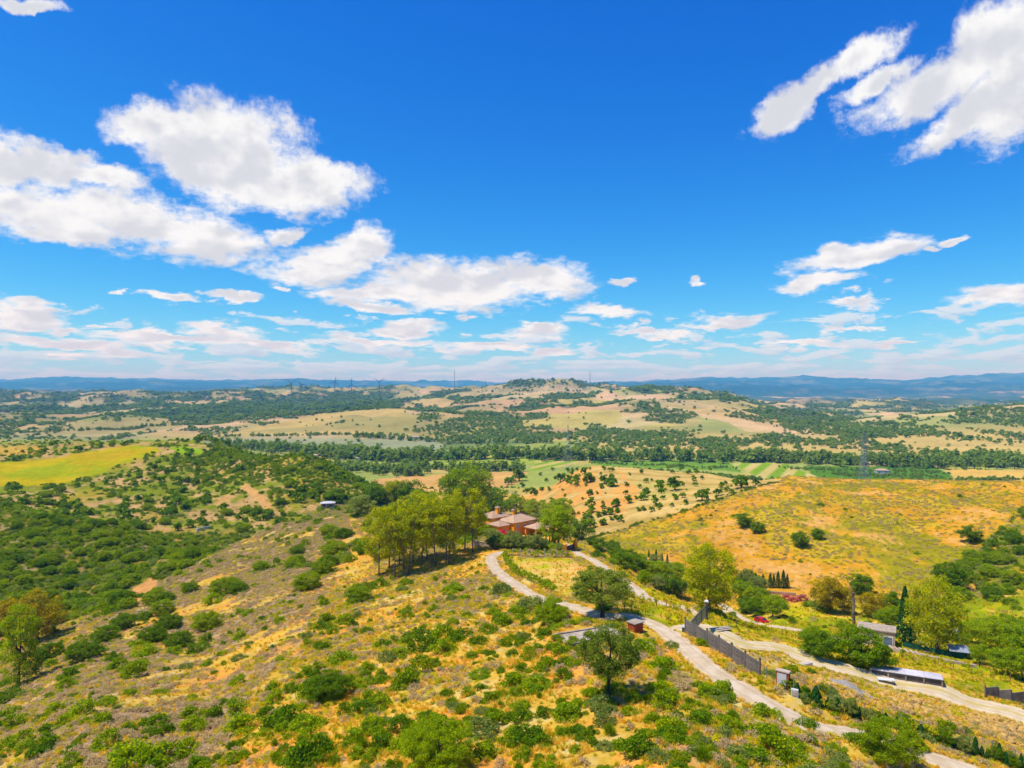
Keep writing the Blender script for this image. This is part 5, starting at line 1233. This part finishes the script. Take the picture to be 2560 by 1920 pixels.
# ------------------------------------------------------------------ bushes read off the photograph (crop offset, scale, list of centre x, foot y, width)
TAKEN = []      # x, y, radius
BUSH_GROUP = {'leaf_shrub': 'green bushes of the near slopes', 'leaf_dark': 'dark bushes of the near slopes', 'leaf_bright': 'bright bushes of the near slopes', 'leaf_grey': 'grey-green bushes of the near slopes'}
BUSH_WORD = {'leaf_shrub': 'rounded green bush', 'leaf_dark': 'dark green bush', 'leaf_bright': 'bright yellow-green bush', 'leaf_grey': 'pale grey-green bush'}
BUSH_NAME = {'leaf_shrub': 'green_bush', 'leaf_dark': 'dark_bush', 'leaf_bright': 'bright_bush', 'leaf_grey': 'grey_bush'}
def put_bush(px, py, wpx, tone, p=None, hz=1.0):
    if p is None: p = ground(px, py-wpx*.12)
    R = wpx*p[1]/F/2*(1.3 if wpx < 110 else 1.12); lst = PROTO['bush_'+tone]; me = lst[(len(PENDING)*7+int(px)) % len(lst)]
    if tone == 'leaf_grey' and R > .9: me = lst[1+2*(int(px) % 2)]
    if wpx > 150 or R > 3.0:
        tr, cr = TREES['near_bush'][{'leaf_shrub': 0, 'leaf_dark': 1}.get(tone, 2)]
        nm = BUSH_NAME[tone]
        e = link(nm, None, loc=p, rz=random.uniform(0, 6.28)); s = R/4.3; e.scale = (s, s, s*.9*hz); e.empty_display_size = .3
        link('stem', tr, e); link('foliage', cr, e); o = e
    else:
        o = link(BUSH_NAME[tone], me, loc=(p[0], p[1], p[2]-.08*R), rz=random.uniform(0, 6.28), scale=(R, R*random.uniform(.85, 1.1), R*random.uniform(.85, 1.25)*hz))
    TAKEN.append((p[0], p[1], R))
    size = 'broad ' if wpx > 90 else ('' if wpx > 45 else 'small ')
    later(o, size+BUSH_WORD[tone], 'bush', px, py, BUSH_GROUP[tone]); return o
BL = [(580,945,180,2),(745,870,120,2),(335,1060,115,1),(190,1180,130,0),(1060,1030,180,1),(1160,1060,110,1),(740,1160,190,0),(1480,970,150,1),(1430,600,90,0),(930,680,170,0),(830,640,150,0),(490,690,140,1),(460,770,130,2),(590,580,220,1),(780,570,110,1),(1170,360,170,1),(1060,450,170,1),(960,470,120,0),(730,440,170,1),(1240,490,180,1),(1440,360,190,0),(1430,440,100,1),(1545,450,60,1),(1130,250,150,0),(990,280,110,1),(860,350,160,1),(1070,180,150,3),(1150,170,120,1),(1320,100,110,1),(1560,130,200,0),(1480,170,120,2),(1650,100,120,1),(1710,230,60,3),(1720,250,90,2),(1935,310,95,2),(1840,350,60,1),(2120,80,180,0),(340,560,170,1),(70,840,150,1),(70,960,170,0),(60,740,120,1),(360,610,100,2),(850,190,160,1),(900,1300,300,2),(1130,1290,300,0),(1300,1180,150,2),(1330,1060,200,2),(1330,960,130,0),(1700,1060,240,2),(1970,1020,260,1),(2110,1040,180,2),(2130,830,170,0),(2100,1290,280,1),(1100,800,110,2),(1890,770,100,0),(110,1040,170,0),(490,1300,160,0),(10,1250,80,1),(1640,930,180,2),(1560,870,90,1),(1210,520,110,2),(1000,540,160,2),(960,620,120,0),(270,800,90,2),(340,830,80,2),(1650,560,90,3),(1550,590,50,3),(1150,630,60,1),(905,760,45,1),(1650,740,130,2),(380,920,110,2),(1600,270,60,0),(1660,240,70,2),(1390,460,80,0),(2190,480,60,3),(1940,560,60,2),(690,720,40,2),(520,1150,60,3),(810,890,60,3),(1900,1150,60,3),(2010,170,60,0),(1960,170,50,2)]
Z2 = [(540,170,170,0),(500,180,90,2),(610,70,100,0),(310,190,90,0),(450,310,140,0),(340,350,60,1),(600,370,90,1),(720,480,140,1),(300,490,120,1),(1240,100,120,2),(1410,80,80,1),(690,60,120,0),(880,40,90,0),(1530,110,150,3),(1060,220,80,0),(1390,690,140,2),(1420,640,80,3),(1780,780,200,2),(1640,710,150,0),(1830,570,70,0),(1300,800,90,0),(1400,930,100,3),(1220,910,140,3),(1010,1010,160,1),(1190,1050,140,1),(700,1180,170,1),(680,900,170,0),(560,950,180,1),(870,760,200,0),(960,670,200,0),(340,860,340,1),(70,1020,170,1),(190,1050,220,2),(230,1270,300,1),(540,1230,130,0),(1080,1335,560,2),(700,670,80,0),(600,650,130,0),(980,500,200,1),(1130,450,200,0),(1250,430,180,1),(1370,450,120,1),(1440,380,130,0),(1540,330,160,0),(1640,280,180,0),(1740,220,180,3),(1870,320,220,2),(1890,170,110,2),(1560,470,100,0),(1660,480,100,0),(1780,500,100,0),(1900,490,130,0),(2010,480,90,0),(1460,560,50,1),(1500,1010,170,0),(1650,980,150,1),(1660,900,130,2),(1720,960,100,0),(1980,1090,120,1),(2100,1110,120,1),(1830,1150,140,1),(1590,1150,140,0),(2170,1150,100,1),(990,340,60,1),(860,850,60,1),(440,590,200,2),(240,680,110,1),(130,690,80,0),(570,760,150,0),(1130,520,160,2),(1060,600,120,0),(880,460,110,0),(1000,1030,120,0),(1100,270,60,0),(1010,260,60,0),(1290,270,90,0),(1190,240,50,2),(1140,350,50,3),(900,100,40,0),(640,160,50,2),(1440,200,70,3),(1290,140,60,2),(1590,610,40,1),(820,540,140,0),(740,570,130,3),(1420,1240,200,0),(1680,1250,160,0),(1990,1000,60,1),(380,1290,100,3)]
Z8 = [(890,700,300,0),(1100,850,250,2),(1160,1190,300,0),(1640,1110,270,0),(650,1010,130,2),(870,1640,360,1),(560,1350,200,3),(1180,1420,280,0),(2000,1300,330,0),(2100,1640,420,0),(1780,1650,240,3),(430,1430,130,1),(300,1450,200,1),(190,1180,70,1),(380,1240,60,2),(1180,640,130,3),(950,610,160,2),(40,1010,110,2),(150,700,200,0),(260,590,120,0),(1390,1620,160,3),(1990,960,60,0),(2060,1450,260,1),(1010,1270,100,0),(1730,1410,230,2),(60,770,100,0),(700,1560,160,0)]
Z3 = [(1120,1290,520,0),(690,1270,240,3),(470,1010,200,1),(330,1180,260,0),(120,1080,260,0),(60,1290,300,1),(430,1320,240,2),(620,1320,200,3),(880,1150,200,1),(1330,1180,220,0),(570,400,240,3),(150,640,60,2),(380,590,140,0),(530,590,80,1)]
TONE = ('leaf_shrub', 'leaf_dark', 'leaf_bright', 'leaf_grey')
for lst, ox, oy, k in ((BL, 0, 1450, .3617), (Z2, 700, 1450, .3617), (Z8, 1360, 1450, .2712), (Z3, 1860, 1500, .3164)):
    for cx, fy, w, t in lst: put_bush(ox+cx*k, oy+fy*k, w*k, TONE[t], hz=.62 if ox+cx*k > 1850 and oy+fy*k > 1760 and w < 400 else 1.0)
# dwarf palms
for px, py, w in [(1000,1806,40),(1395,1620,22),(1250,1768,30)]:
    p = ground(px, py); R = w*p[1]/F/2; o = link('dwarf_palm', PROTO['palm'][int(px) % 3], loc=p, rz=px, scale=R*1.3); TAKEN.append((p[0], p[1], R))
    later(o, 'spiky dark dwarf palm', 'palm', px, py, 'dwarf palms')
# oleanders in flower
r0_ = np.random.default_rng(77); cc_ = dome_points(20, r0_, .8, .8); V_, Q_ = clump_leaves(cc_, r0_.uniform(.22, .34, 20), 50, .08, r0_)
pink_me = mesh_from('oleander', V_, Q_, M['leaf_pink'])
for px, py, w in [(1968,1500,26),(1985,1504,24),(2008,1502,30)]:
    p = ground(px, py, 170); later(link('oleander_bush', pink_me, loc=p, scale=w*p[1]/F/2*1.2), 'pink flowering oleander beside the gravel garden', 'bush', px, py, 'oleanders')
# ------------------------------------------------------------------ round trees on the olive hill
O6 = [(110,60,90),(250,60,50),(360,75,40),(540,85,80),(565,125,55),(690,95,130),(755,55,50),(875,60,45),(1120,70,50),(1300,75,120),(1435,50,65),(980,125,55),(1090,145,75),(1215,140,55),(940,195,110),(795,225,50),(690,185,65),(580,180,45),(500,200,60),(420,150,80),(400,185,70),(335,180,40),(235,135,45),(265,215,70),(145,240,70),(35,265,45),(30,320,50),(90,320,60),(155,305,40),(145,360,40),(200,355,40),(355,290,45),(475,295,50),(510,245,50),(545,270,40),(30,415,60)]
O5 = [(1580,185,30),(1680,150,30),(1800,160,35),(1835,160,35),(1875,150,30),(1935,170,60),(1970,140,25),(2085,145,35),(2145,210,40),(1885,200,30),(1975,240,90),(1740,240,80),(1800,245,60),(1860,250,70),(2090,250,70),(2145,270,80),(1965,345,55),(1945,270,30),(1630,235,30),(1650,310,30),(1680,405,50),(1810,415,40),(1985,420,60),(1985,480,60),(1925,515,40),(2035,515,50),(2085,500,40),(2130,495,55),(1980,605,75),(1960,550,80),(2080,575,55),(2180,530,35),(2190,480,40),(2180,430,60),(1415,230,100),(1535,340,70),(1470,330,50),(1440,280,40),(1330,260,60),(1370,240,50)]
def round_tree(px, py, w, words, group, ymin, name='olive_tree'):
    p = ground(px, py, ymin); R = w*p[1]/F/2*1.45; me = PROTO['orchard_tree'][len(PENDING) % 5]
    o = link(name, me, loc=p, rz=random.uniform(0, 6.28), scale=(R*1.7, R*1.7, R*1.75)); TAKEN.append((p[0], p[1], R))
    later(o, words, 'tree', px, py, group); return o
for lst, ox, oy, k in ((O6, 1500, 1200, .2712), (O5, 850, 1130, .3165)):
    for cx, fy, w in lst: round_tree(ox+cx*k, oy+fy*k, w*k, 'round dark olive tree on the tan terraced hill', 'olive trees on the terraced hill', 300)

r_o = np.random.default_rng(61); n_o = 0
while n_o < 70:
    px_, py_ = r_o.uniform(1330, 1860), r_o.uniform(1172, 1340)
    if not inpoly(np.array([px_]), np.array([py_]), OLIVE)[0]: continue
    n_o += 1; round_tree(px_, py_, r_o.uniform(7, 14), 'small round dark olive tree on the terraced hill', 'olive trees on the terraced hill', 300)
# ------------------------------------------------------------------ scattered cover of the near and middle hills
def free_of(x, y, R, m=.75):
    T = np.array(TAKEN); k = np.ones(len(x), bool)
    for s in range(0, len(x), 8000):
        d = np.hypot(x[s:s+8000, None]-T[None, :, 0], y[s:s+8000, None]-T[None, :, 1])-T[None, :, 2]*m
        k[s:s+8000] = d.min(1) > R[s:s+8000]*.5
    return k
def bush_density(px, py, Y, x, y):
    """expected green bushes per square metre and their radius"""
    k_ = sstep(Y, 190, 260); n1 = fbm((x+y)*.7071/22, (x-y)*.7071/7.5, 4, 161)*(1-k_)+fbm(x/9, y/13, 4, 161)*k_; n3 = fbm(x/28, y/36, 4, 163)
    d = np.where(Y < 135, .24, .08)*sstep(n1+.7*n3, -.25, .35)
    ls = inpoly(px, py, LS_SLOPE) & (Y < 330)
    d = np.where(ls, .11*sstep(n1+.6*n3, -.1, .45), d)
    rav = (px < 760) & (Y > 190) & ~inpoly(px, py, LS_SLOPE) & (Y < 350)
    d = np.where(rav, .3*sstep(n1+.5*n3, -.75, -.1)*~inpoly(px, py, SCAR), d)
    lh = (Y > 345) & (px < 1080) & (Y < 720)
    wood = inpoly(px, py, [(470,1098),(560,1090),(700,1112),(900,1175),(1020,1240),(900,1270),(800,1260),(690,1200),(560,1240),(480,1190),(430,1150)])
    d = np.where(lh, .085*sstep(n1+n3, -.5, .35), d); d = np.where(lh & wood, .2*sstep(n1+n3, -1.2, -.3), d)
    d = np.where((lh & inpoly(px, py, YFIELD)) | inpoly(px, py, PATHL) | inpoly(px, py, LIME), 0, d)
    top = lh & (py < 1140) & (px < 520) & ~inpoly(px, py, YFIELD) & ~inpoly(px, py, STRAWL); d = np.where(top, .05*sstep(n1+n3, -.7, .1), d)
    rh = (px > 1380) & (Y > 205) & (Y < 470); d = np.where(rh, .006*sstep(n1+n3, 0, .6), d)
    g = rh & inpoly(px, py, GREENR); d = np.where(g, .12*sstep(n1+n3, -.6, .0), d)
    d = np.where(inpoly(px, py, OLIVE) & (Y > 320), .0006, d)
    gl = (px > 1540) & (Y > 88) & (Y < 205) & (py > 1380); d = np.where(gl, np.where((Y > 125) & (px > 1800), .05*sstep(n1+n3, -.3, .4), .008), d)
    d = np.where(inpoly(px, py, LOOPIN) & (Y < 230), 0, d)
    d = np.where((Y > 600) & (py > 1100), d*.5, d)
    d = np.where((Y < 74) & (px > 900) & (px < 2150), .34*sstep(n1+.5*n3, -.5, .2), d)
    d = np.where(inpoly(px, py, [(925,1450),(960,1380),(1060,1365),(1240,1362),(1235,1400),(1130,1430),(1000,1460)]) & (Y < 240), d*.1, d)
    d = np.where((inpoly(px, py, YARD) | inpoly(px, py, RUBBLE)) & (Y < 130), 0, d)
    return d
def scatter_bushes():
    r, px, Y, x, y = candidates(240000, 50, 700, 901)
    area = (700**2-50**2)/2*(2880/F); per = 240000/area
    z = G(x, y); py = HOR-F*(z-CAMZ)/Y
    d = bush_density(px, py, Y, x, y)
    k = r.random(len(x)) < d/per*np.clip(1.3-Y/900, .5, 1.2)
    px, py, x, y, z, Y = (a[k] for a in (px, py, x, y, z, Y))
    R = r.gamma(5, .2, len(x))*np.where(Y > 190, 1.5, .68); R = np.clip(R, .3, 3.2); R = np.where((px < 760) & (Y > 190) & (Y < 350), R*.78, R)
    R = np.where((px > 1380) & (Y > 205) & (px < 2380), R*.6, R)
    k = visible(px, Y, py, 1.5*R*F/Y) & ~near_road(x, y, .8) & ~(near_road(x, y, 2.8) & (Y < 86) & (px > 1650)) & free_of(x, y, R) & (px > -60-R*F/Y) & (px < 2620+R*F/Y) & (py < 1960)
    px, py, x, y, z, Y, R = (a[k] for a in (px, py, x, y, z, Y, R))
    tn = r.random(len(x)); hill = (Y > 340)
    tone = np.where(tn < np.where(hill, .4, .25), 1, np.where(tn < .6, 0, np.where(tn < .76, 2, 3)))
    big = np.argsort(-(R*F/Y)); ind = set()
    inside = (px > 0) & (px < 2560) & (py < 1920)
    cnt = [0]*4; used = [sum(1 for L in (BL, Z2, Z8, Z3) for b in L if b[3] == t) for t in range(4)]
    for i in big:
        t = tone[i]
        if inside[i] and cnt[t] < [200, 220, 160, 120][t] and R[i]*F/Y[i]*2 > 12: cnt[t] += 1; ind.add(int(i))
    for i in ind: put_bush(px[i], py[i], 2*R[i]*F/Y[i], TONE[tone[i]], p=np.array([x[i], y[i], z[i]]))
    rest = np.array([i for i in range(len(x)) if i not in ind])
    protos = [m for t in TONE for m in PROTO['bush_'+t]]
    idx = tone[rest]*5+r.integers(0, 5, len(rest)); s = R[rest]
    sc = np.stack([s, s*r.uniform(.8, 1.15, len(s)), s*r.uniform(.8, 1.3, len(s))], 1)
    print('bushes', len(ind), len(rest))
    scatter_stuff('scrub', 'green scrub thinning out over the near and middle hills', protos, np.stack([x, y, z-.05], 1)[rest], r.uniform(0, 6.28, len(rest)), sc, idx)
def scatter_heath():
    """dry grey-brown heath cushions, and the largest as things of their own"""
    r, px, Y, x, y = candidates(520000, 48, 420, 903)
    per = 520000/((420**2-48**2)/2*(2880/F))
    z = G(x, y); py = HOR-F*(z-CAMZ)/Y
    n1 = streak(x, y, Y); n3 = fbm(x/23, y/30, 4, 63)
    ls = inpoly(px, py, LS_SLOPE) & (Y < 330); rh = (px > 1380) & (Y > 205)
    d = np.where(ls, 1.0*sstep(n3+.8*n1, -.6, .0), .7*sstep(n3+.5*n1, -.5, .25))
    d = np.where(rh, .34*sstep(n3+.6*n1, -.7, .4), d)
    d = np.where((px < 760) & (Y > 200) & ~ls, .06, d)
    d = np.where((px > 1540) & (Y > 88) & (Y < 205), .03, d)
    d = np.where(inpoly(px, py, LOOPIN) | inpoly(px, py, SCAR) | (inpoly(px, py, OLIVE) & (Y > 320)), .004, d)
    k = r.random(len(x)) < d/per
    px, py, x, y, z, Y = (a[k] for a in (px, py, x, y, z, Y))
    R = r.uniform(.4, 1.1, len(x))*np.where(Y > 200, 1.25, 1)
    k = visible(px, Y, py, R*F/Y) & ~near_road(x, y, .2) & free_of(x, y, R, .5) & (px > -40) & (px < 2600) & (py < 1940)
    px, py, x, y, z, Y, R = (a[k] for a in (px, py, x, y, z, Y, R))
    green = r.random(len(x)) < np.where(((px > 1380) & (Y > 205)), .5, .42); ls = inpoly(px, py, LS_SLOPE)
    green &= ~(ls & (r.random(len(x)) < .5))
    big = [int(i) for i in np.argsort(-(R*F/Y)) if not green[i] and px[i] > 0 and px[i] < 2560 and py[i] < 1915][:220]
    for i in big:
        me = PROTO['heath_leaf_heath'][i % 4]
        o = link('heath_cushion', me, loc=(x[i], y[i], z[i]-.04), rz=float(i), scale=(R[i]*1.15, R[i]*1.05, R[i]*1.1))
        later(o, 'dry mauve-grey heath cushion', 'shrub', px[i], py[i], 'dry heath cushions of the near slope')
    rest = np.setdiff1d(np.arange(len(x)), big)
    idx = np.where(green[rest], 4, 0)+r.integers(0, 4, len(rest)); s = R[rest]
    print('heath', len(rest))
    scatter_stuff('dry_heath', 'dry mauve-grey heath and broom covering the slopes', PROTO['heath_leaf_heath']+PROTO['heath_leaf_olivegrass'], np.stack([x, y, z-.03], 1)[rest], r.uniform(0, 6.28, len(rest)), np.stack([s, s, s*r.uniform(.7, 1.1, len(s))], 1), idx)
def scatter_grass():
    r, px, Y, x, y = candidates(230000, 48, 230, 905)
    z = G(x, y); py = HOR-F*(z-CAMZ)/Y
    n1 = fbm(x/5, y/7, 3, 261); k = (r.random(len(x)) < np.clip(.85-Y/300, .12, 1)*sstep(n1, -.5, .3)) & (r.random(len(x)) < np.where(inpoly(px, py, LOOPIN), .35, np.where(inpoly(px, py, LS_SLOPE), .4, 1))) & (px > -30) & (px < 2590) & (py < 1935)
    px, py, x, y, z, Y = (a[k] for a in (px, py, x, y, z, Y)); k = visible(px, Y, py, 4) & ~near_road(x, y, -.3); x, y, z, Y, px = (a[k] for a in (x, y, z, Y, px))
    s = r.uniform(.22, .55, len(x)); g = r.random(len(x)) < np.where((px > 1540) & (Y > 92), .65, .3)
    ex = []                                            # ragged verges
    for (P_, w_) in ROADS.values():
        n_ = len(P_)*3; q = P_[r.integers(1, len(P_)-1, n_)]; T_ = np.gradient(P_[:, :2], axis=0); i_ = r.integers(1, len(P_)-1, n_); q = P_[i_]; t_ = T_[i_]/np.linalg.norm(T_[i_], axis=1)[:, None]
        o_ = r.choice([-1, 1], n_)*(w_*.5+r.normal(.12, .22, n_)); ex.append(np.stack([q[:, 0]+t_[:, 1]*o_, q[:, 1]-t_[:, 0]*o_], 1))
    ex = np.vstack(ex); x = np.r_[x, ex[:, 0]]; y = np.r_[y, ex[:, 1]]; z = np.r_[z, G(ex[:, 0], ex[:, 1])]; s = np.r_[s, r.uniform(.15, .4, len(ex))]; g = np.r_[g, r.random(len(ex)) < .4]
    scatter_stuff('dry_grass', 'tufts of dry yellow grass between the bushes', PROTO['tuft_leaf_straw']+PROTO['tuft_leaf_olivegrass'], np.stack([x, y, z-.02], 1), r.uniform(0, 6.28, len(x)), np.stack([s*1.3, s*1.3, s], 1), np.where(g, 3, 0)+r.integers(0, 3, len(x)))
def hedgerows():
    r = np.random.default_rng(919); P = []
    for pts, n, ym in (([(1590,1312),(1680,1290),(1760,1262),(1850,1232),(1940,1206)], 150, 300), ([(2560,1270),(2500,1330),(2450,1390),(2420,1430)], 90, 200), ([(1480,1345),(1590,1312)], 40, 300)):
        q = catmull([ground(a, b, ym) for a, b in pts], 1.0); k = r.integers(0, len(q), n); x = q[k, 0]+r.normal(0, .7, n); y = q[k, 1]+r.normal(0, .7, n); P.append(np.stack([x, y, G(x, y)-.1], 1))
    P = np.vstack(P); s = r.uniform(.5, 1.5, len(P)); t = r.integers(0, 3, len(P))
    scatter_stuff('hedgerow', 'dark scrubby hedgerows edging the hillside fields', PROTO['heath_leaf_heath']+PROTO['bush_leaf_dark']+PROTO['bush_leaf_grey'], P, r.uniform(0, 6.28, len(P)), np.stack([s, s, s], 1), r.integers(0, 14, len(P)))
hedgerows()
def stones():
    r, px, Y, x, y = candidates(16000, 50, 125, 921); z = G(x, y); py = HOR-F*(z-CAMZ)/Y; n1 = streak(x, y, Y)
    k = (r.random(len(x)) < .3*sstep(n1, -.3, .4)) & (px > 0) & (px < 2560) & (py < 1930) & ~near_road(x, y, -.4); x, y, z = x[k], y[k], z[k]; s = r.gamma(2, .05, len(x))+.04
    scatter_stuff('loose_stones', 'loose pale stones strewn over the dry near slope', PROTO['stone'], np.stack([x, y, z+.02], 1), r.uniform(0, 6.28, len(x)), np.repeat(s[:, None], 3, 1), r.integers(0, 6, len(x)))
stones()
scatter_bushes(); scatter_heath(); scatter_grass()

# ------------------------------------------------------------------ round trees of the left hills, valley trees, far woods
def mid_trees():
    r, px, Y, x, y = candidates(9000, 350, 680, 907, -60, 1000)
    z = G(x, y); py = HOR-F*(z-CAMZ)/Y; n = fbm(x/45, y/45, 3, 171)
    k = (r.random(len(x)) < .11*sstep(n, -.5, .4)) & ~inpoly(px, py, YFIELD) & ~inpoly(px, py, PATHL) & visible(px, Y, py, 8) & (py > 1090)
    px, py, x, y, z, Y = (a[k] for a in (px, py, x, y, z, Y)); n_ = 0
    for i in np.argsort(Y):
        if n_ >= 260: break
        if px[i] < 2 or px[i] > 1000: continue
        n_ += 1; w = r.uniform(3.4, 6.4)
        o = link('holm_oak', PROTO['orchard_tree'][n_ % 5], loc=(x[i], y[i], z[i]), rz=float(n_), scale=(w*1.0, w*1.0, w*.95))
        later(o, 'round dark evergreen oak among the scrub', 'tree', px[i], py[i], 'round oaks of the scrubby hills')
    print('mid trees', n_)
mid_trees()
def valley_trees():
    r = np.random.default_rng(911); P = []; S = []; K = []
    def belt(pts, n, h0, h1, spread, tall=True):
        q = np.array([ground(a, b, 800 if b < 1165 else 560) for a, b in pts]); L = np.r_[0, np.cumsum(np.linalg.norm(np.diff(q[:, :2], axis=0), axis=1))]
        t = r.uniform(0, L[-1], n)
        x = np.interp(t, L, q[:, 0])+r.normal(0, spread*.4, n); y = np.interp(t, L, q[:, 1])+r.normal(0, spread, n)
        h = r.uniform(h0, h1, n); w = h*r.uniform(.8, 1.25, n)
        P.append(np.stack([x, y, G(x, y)-.3], 1)); S.append(np.stack([w, w, h], 1)); K.append(np.where(r.random(n) < (.7 if tall else .1), 0, 4)+r.integers(0, 4, n))
    belt([(760,1140),(900,1146),(1000,1152),(1150,1148),(1350,1147),(1600,1150),(1800,1153),(1950,1155)], 430, 10, 19, 14)
    belt([(1900,1150),(2050,1158),(2250,1165),(2450,1166),(2620,1166)], 300, 8, 16, 18)
    belt([(2350,1150),(2450,1155),(2620,1158)], 200, 9, 15, 30)
    belt([(560,1118),(700,1128),(830,1135),(960,1150)], 170, 9, 17, 26)
    belt([(1000,1170),(1150,1176),(1300,1178)], 150, 6, 12, 8)
    belt([(850,1170),(950,1180),(1060,1190)], 130, 6, 12, 14)
    belt([(2010,1205),(2150,1212),(2350,1205),(2560,1200)], 150, 3, 7, 6, False)
    belt([(1820,1196),(1920,1202),(2030,1203)], 60, 3, 6, 4, False)
    belt([(1500,1172),(1650,1180),(1780,1190),(1860,1198)], 110, 3, 6, 5, False)
    belt([(2080,1186),(2200,1190),(2340,1192)], 140, 2.5, 4, 12, False)
    belt([(1960,1170),(2100,1176),(2250,1178),(2360,1182)], 180, 2.5, 4, 10, False)
    belt([(1480,1157),(1650,1164),(1840,1172)], 150, 2, 4, 10, False)
    belt([(0,1086),(150,1078),(330,1074),(520,1062),(700,1060)], 240, 4, 9, 5, False)
    belt([(560,1092),(700,1090),(860,1087),(1030,1090)], 120, 4, 9, 6, False)
    belt([(880,1092),(1000,1100),(1150,1108),(1380,1108)], 150, 6, 12, 8)
    P_, S_, K_ = np.vstack(P), np.vstack(S), np.concatenate(K)
    print('valley', len(P_))
    # the tallest of the river belt stand as trees of their own
    X = 1280+F*P_[:, 0]/P_[:, 1]; YY = HOR-F*(P_[:, 2]-CAMZ)/P_[:, 1]
    tall = [int(i) for i in np.argsort(-(S_[:, 2]/P_[:, 1])) if 0 < X[i] < 2560 and K_[i] < 4][:90]
    for i in tall:
        o = link('riverside_tree', PROTO['river_tree'][K_[i]], loc=P_[i], rz=float(i), scale=tuple(float(v) for v in S_[i]))
        later(o, 'tall tree in the riverside belt', 'tree', X[i], YY[i], 'tall riverside trees')
    rest = np.setdiff1d(np.arange(len(P_)), tall)
    scatter_stuff('riverside_woodland', 'dark belt of trees along the valley river and field edges', PROTO['river_tree']+PROTO['far_tree'], P_[rest], r.uniform(0, 6.28, len(rest)), S_[rest], K_[rest])
def far_woods():
    r = np.random.default_rng(913); n = 400000
    Y = np.exp(r.uniform(math.log(1040), math.log(4600), n)); px = r.uniform(-60, 2620, n); x = (px-1280)/F*Y; y = Y
    z = G(x, y); py = HOR-F*(z-CAMZ)/Y
    w = wooded(px, py, Y, x, y); n2 = fbm(x/18, y/22, 2, 181)
    k = (r.random(n) < (w**1.6*.46+.0035)*np.clip(Y/2600, .25, 1)*(.5+.6*sstep(n2, -.3, .4))) & visible(px, Y, py, 4)
    P = np.stack([x, y, z-.5], 1)[k]; h = (3+r.gamma(3, 1.1, len(P)))*np.clip(Y[k]/1800, .9, 1.5); s = h*r.uniform(.9, 1.5, len(P))
    print('far', len(P))
    scatter_stuff('far_woodland', 'dark woods and scattered oaks over the far hills', PROTO['far_tree'], P, r.uniform(0, 6.28, len(P)), np.stack([s, s, h], 1), r.integers(0, 5, len(P)))
valley_trees(); far_woods()
# ------------------------------------------------------------------ the air between here and the mountains
def build_haze():
    m, g = new_mat('haze')
    v = g.n('ShaderNodeVolumePrincipled', {'Color': HAZE_COL, 'Density': HAZE_D, 'Anisotropy': 0.0, 'Absorption Color': (1, 1, 1, 1)})
    g.n('ShaderNodeOutputMaterial', {'Volume': v.outputs[0]})
    b = MB().box((0, 0, 190), (100000, 100000, 620))
    o = b.build('haze', m); tag(o, 'thin bluish air fading the far hills and mountains', 'haze', kind='stuff')
HAZE_D = 8.5e-5; HAZE_COL = (0.13, 0.52, 1.0, 1.0)
build_haze()
settle_labels()
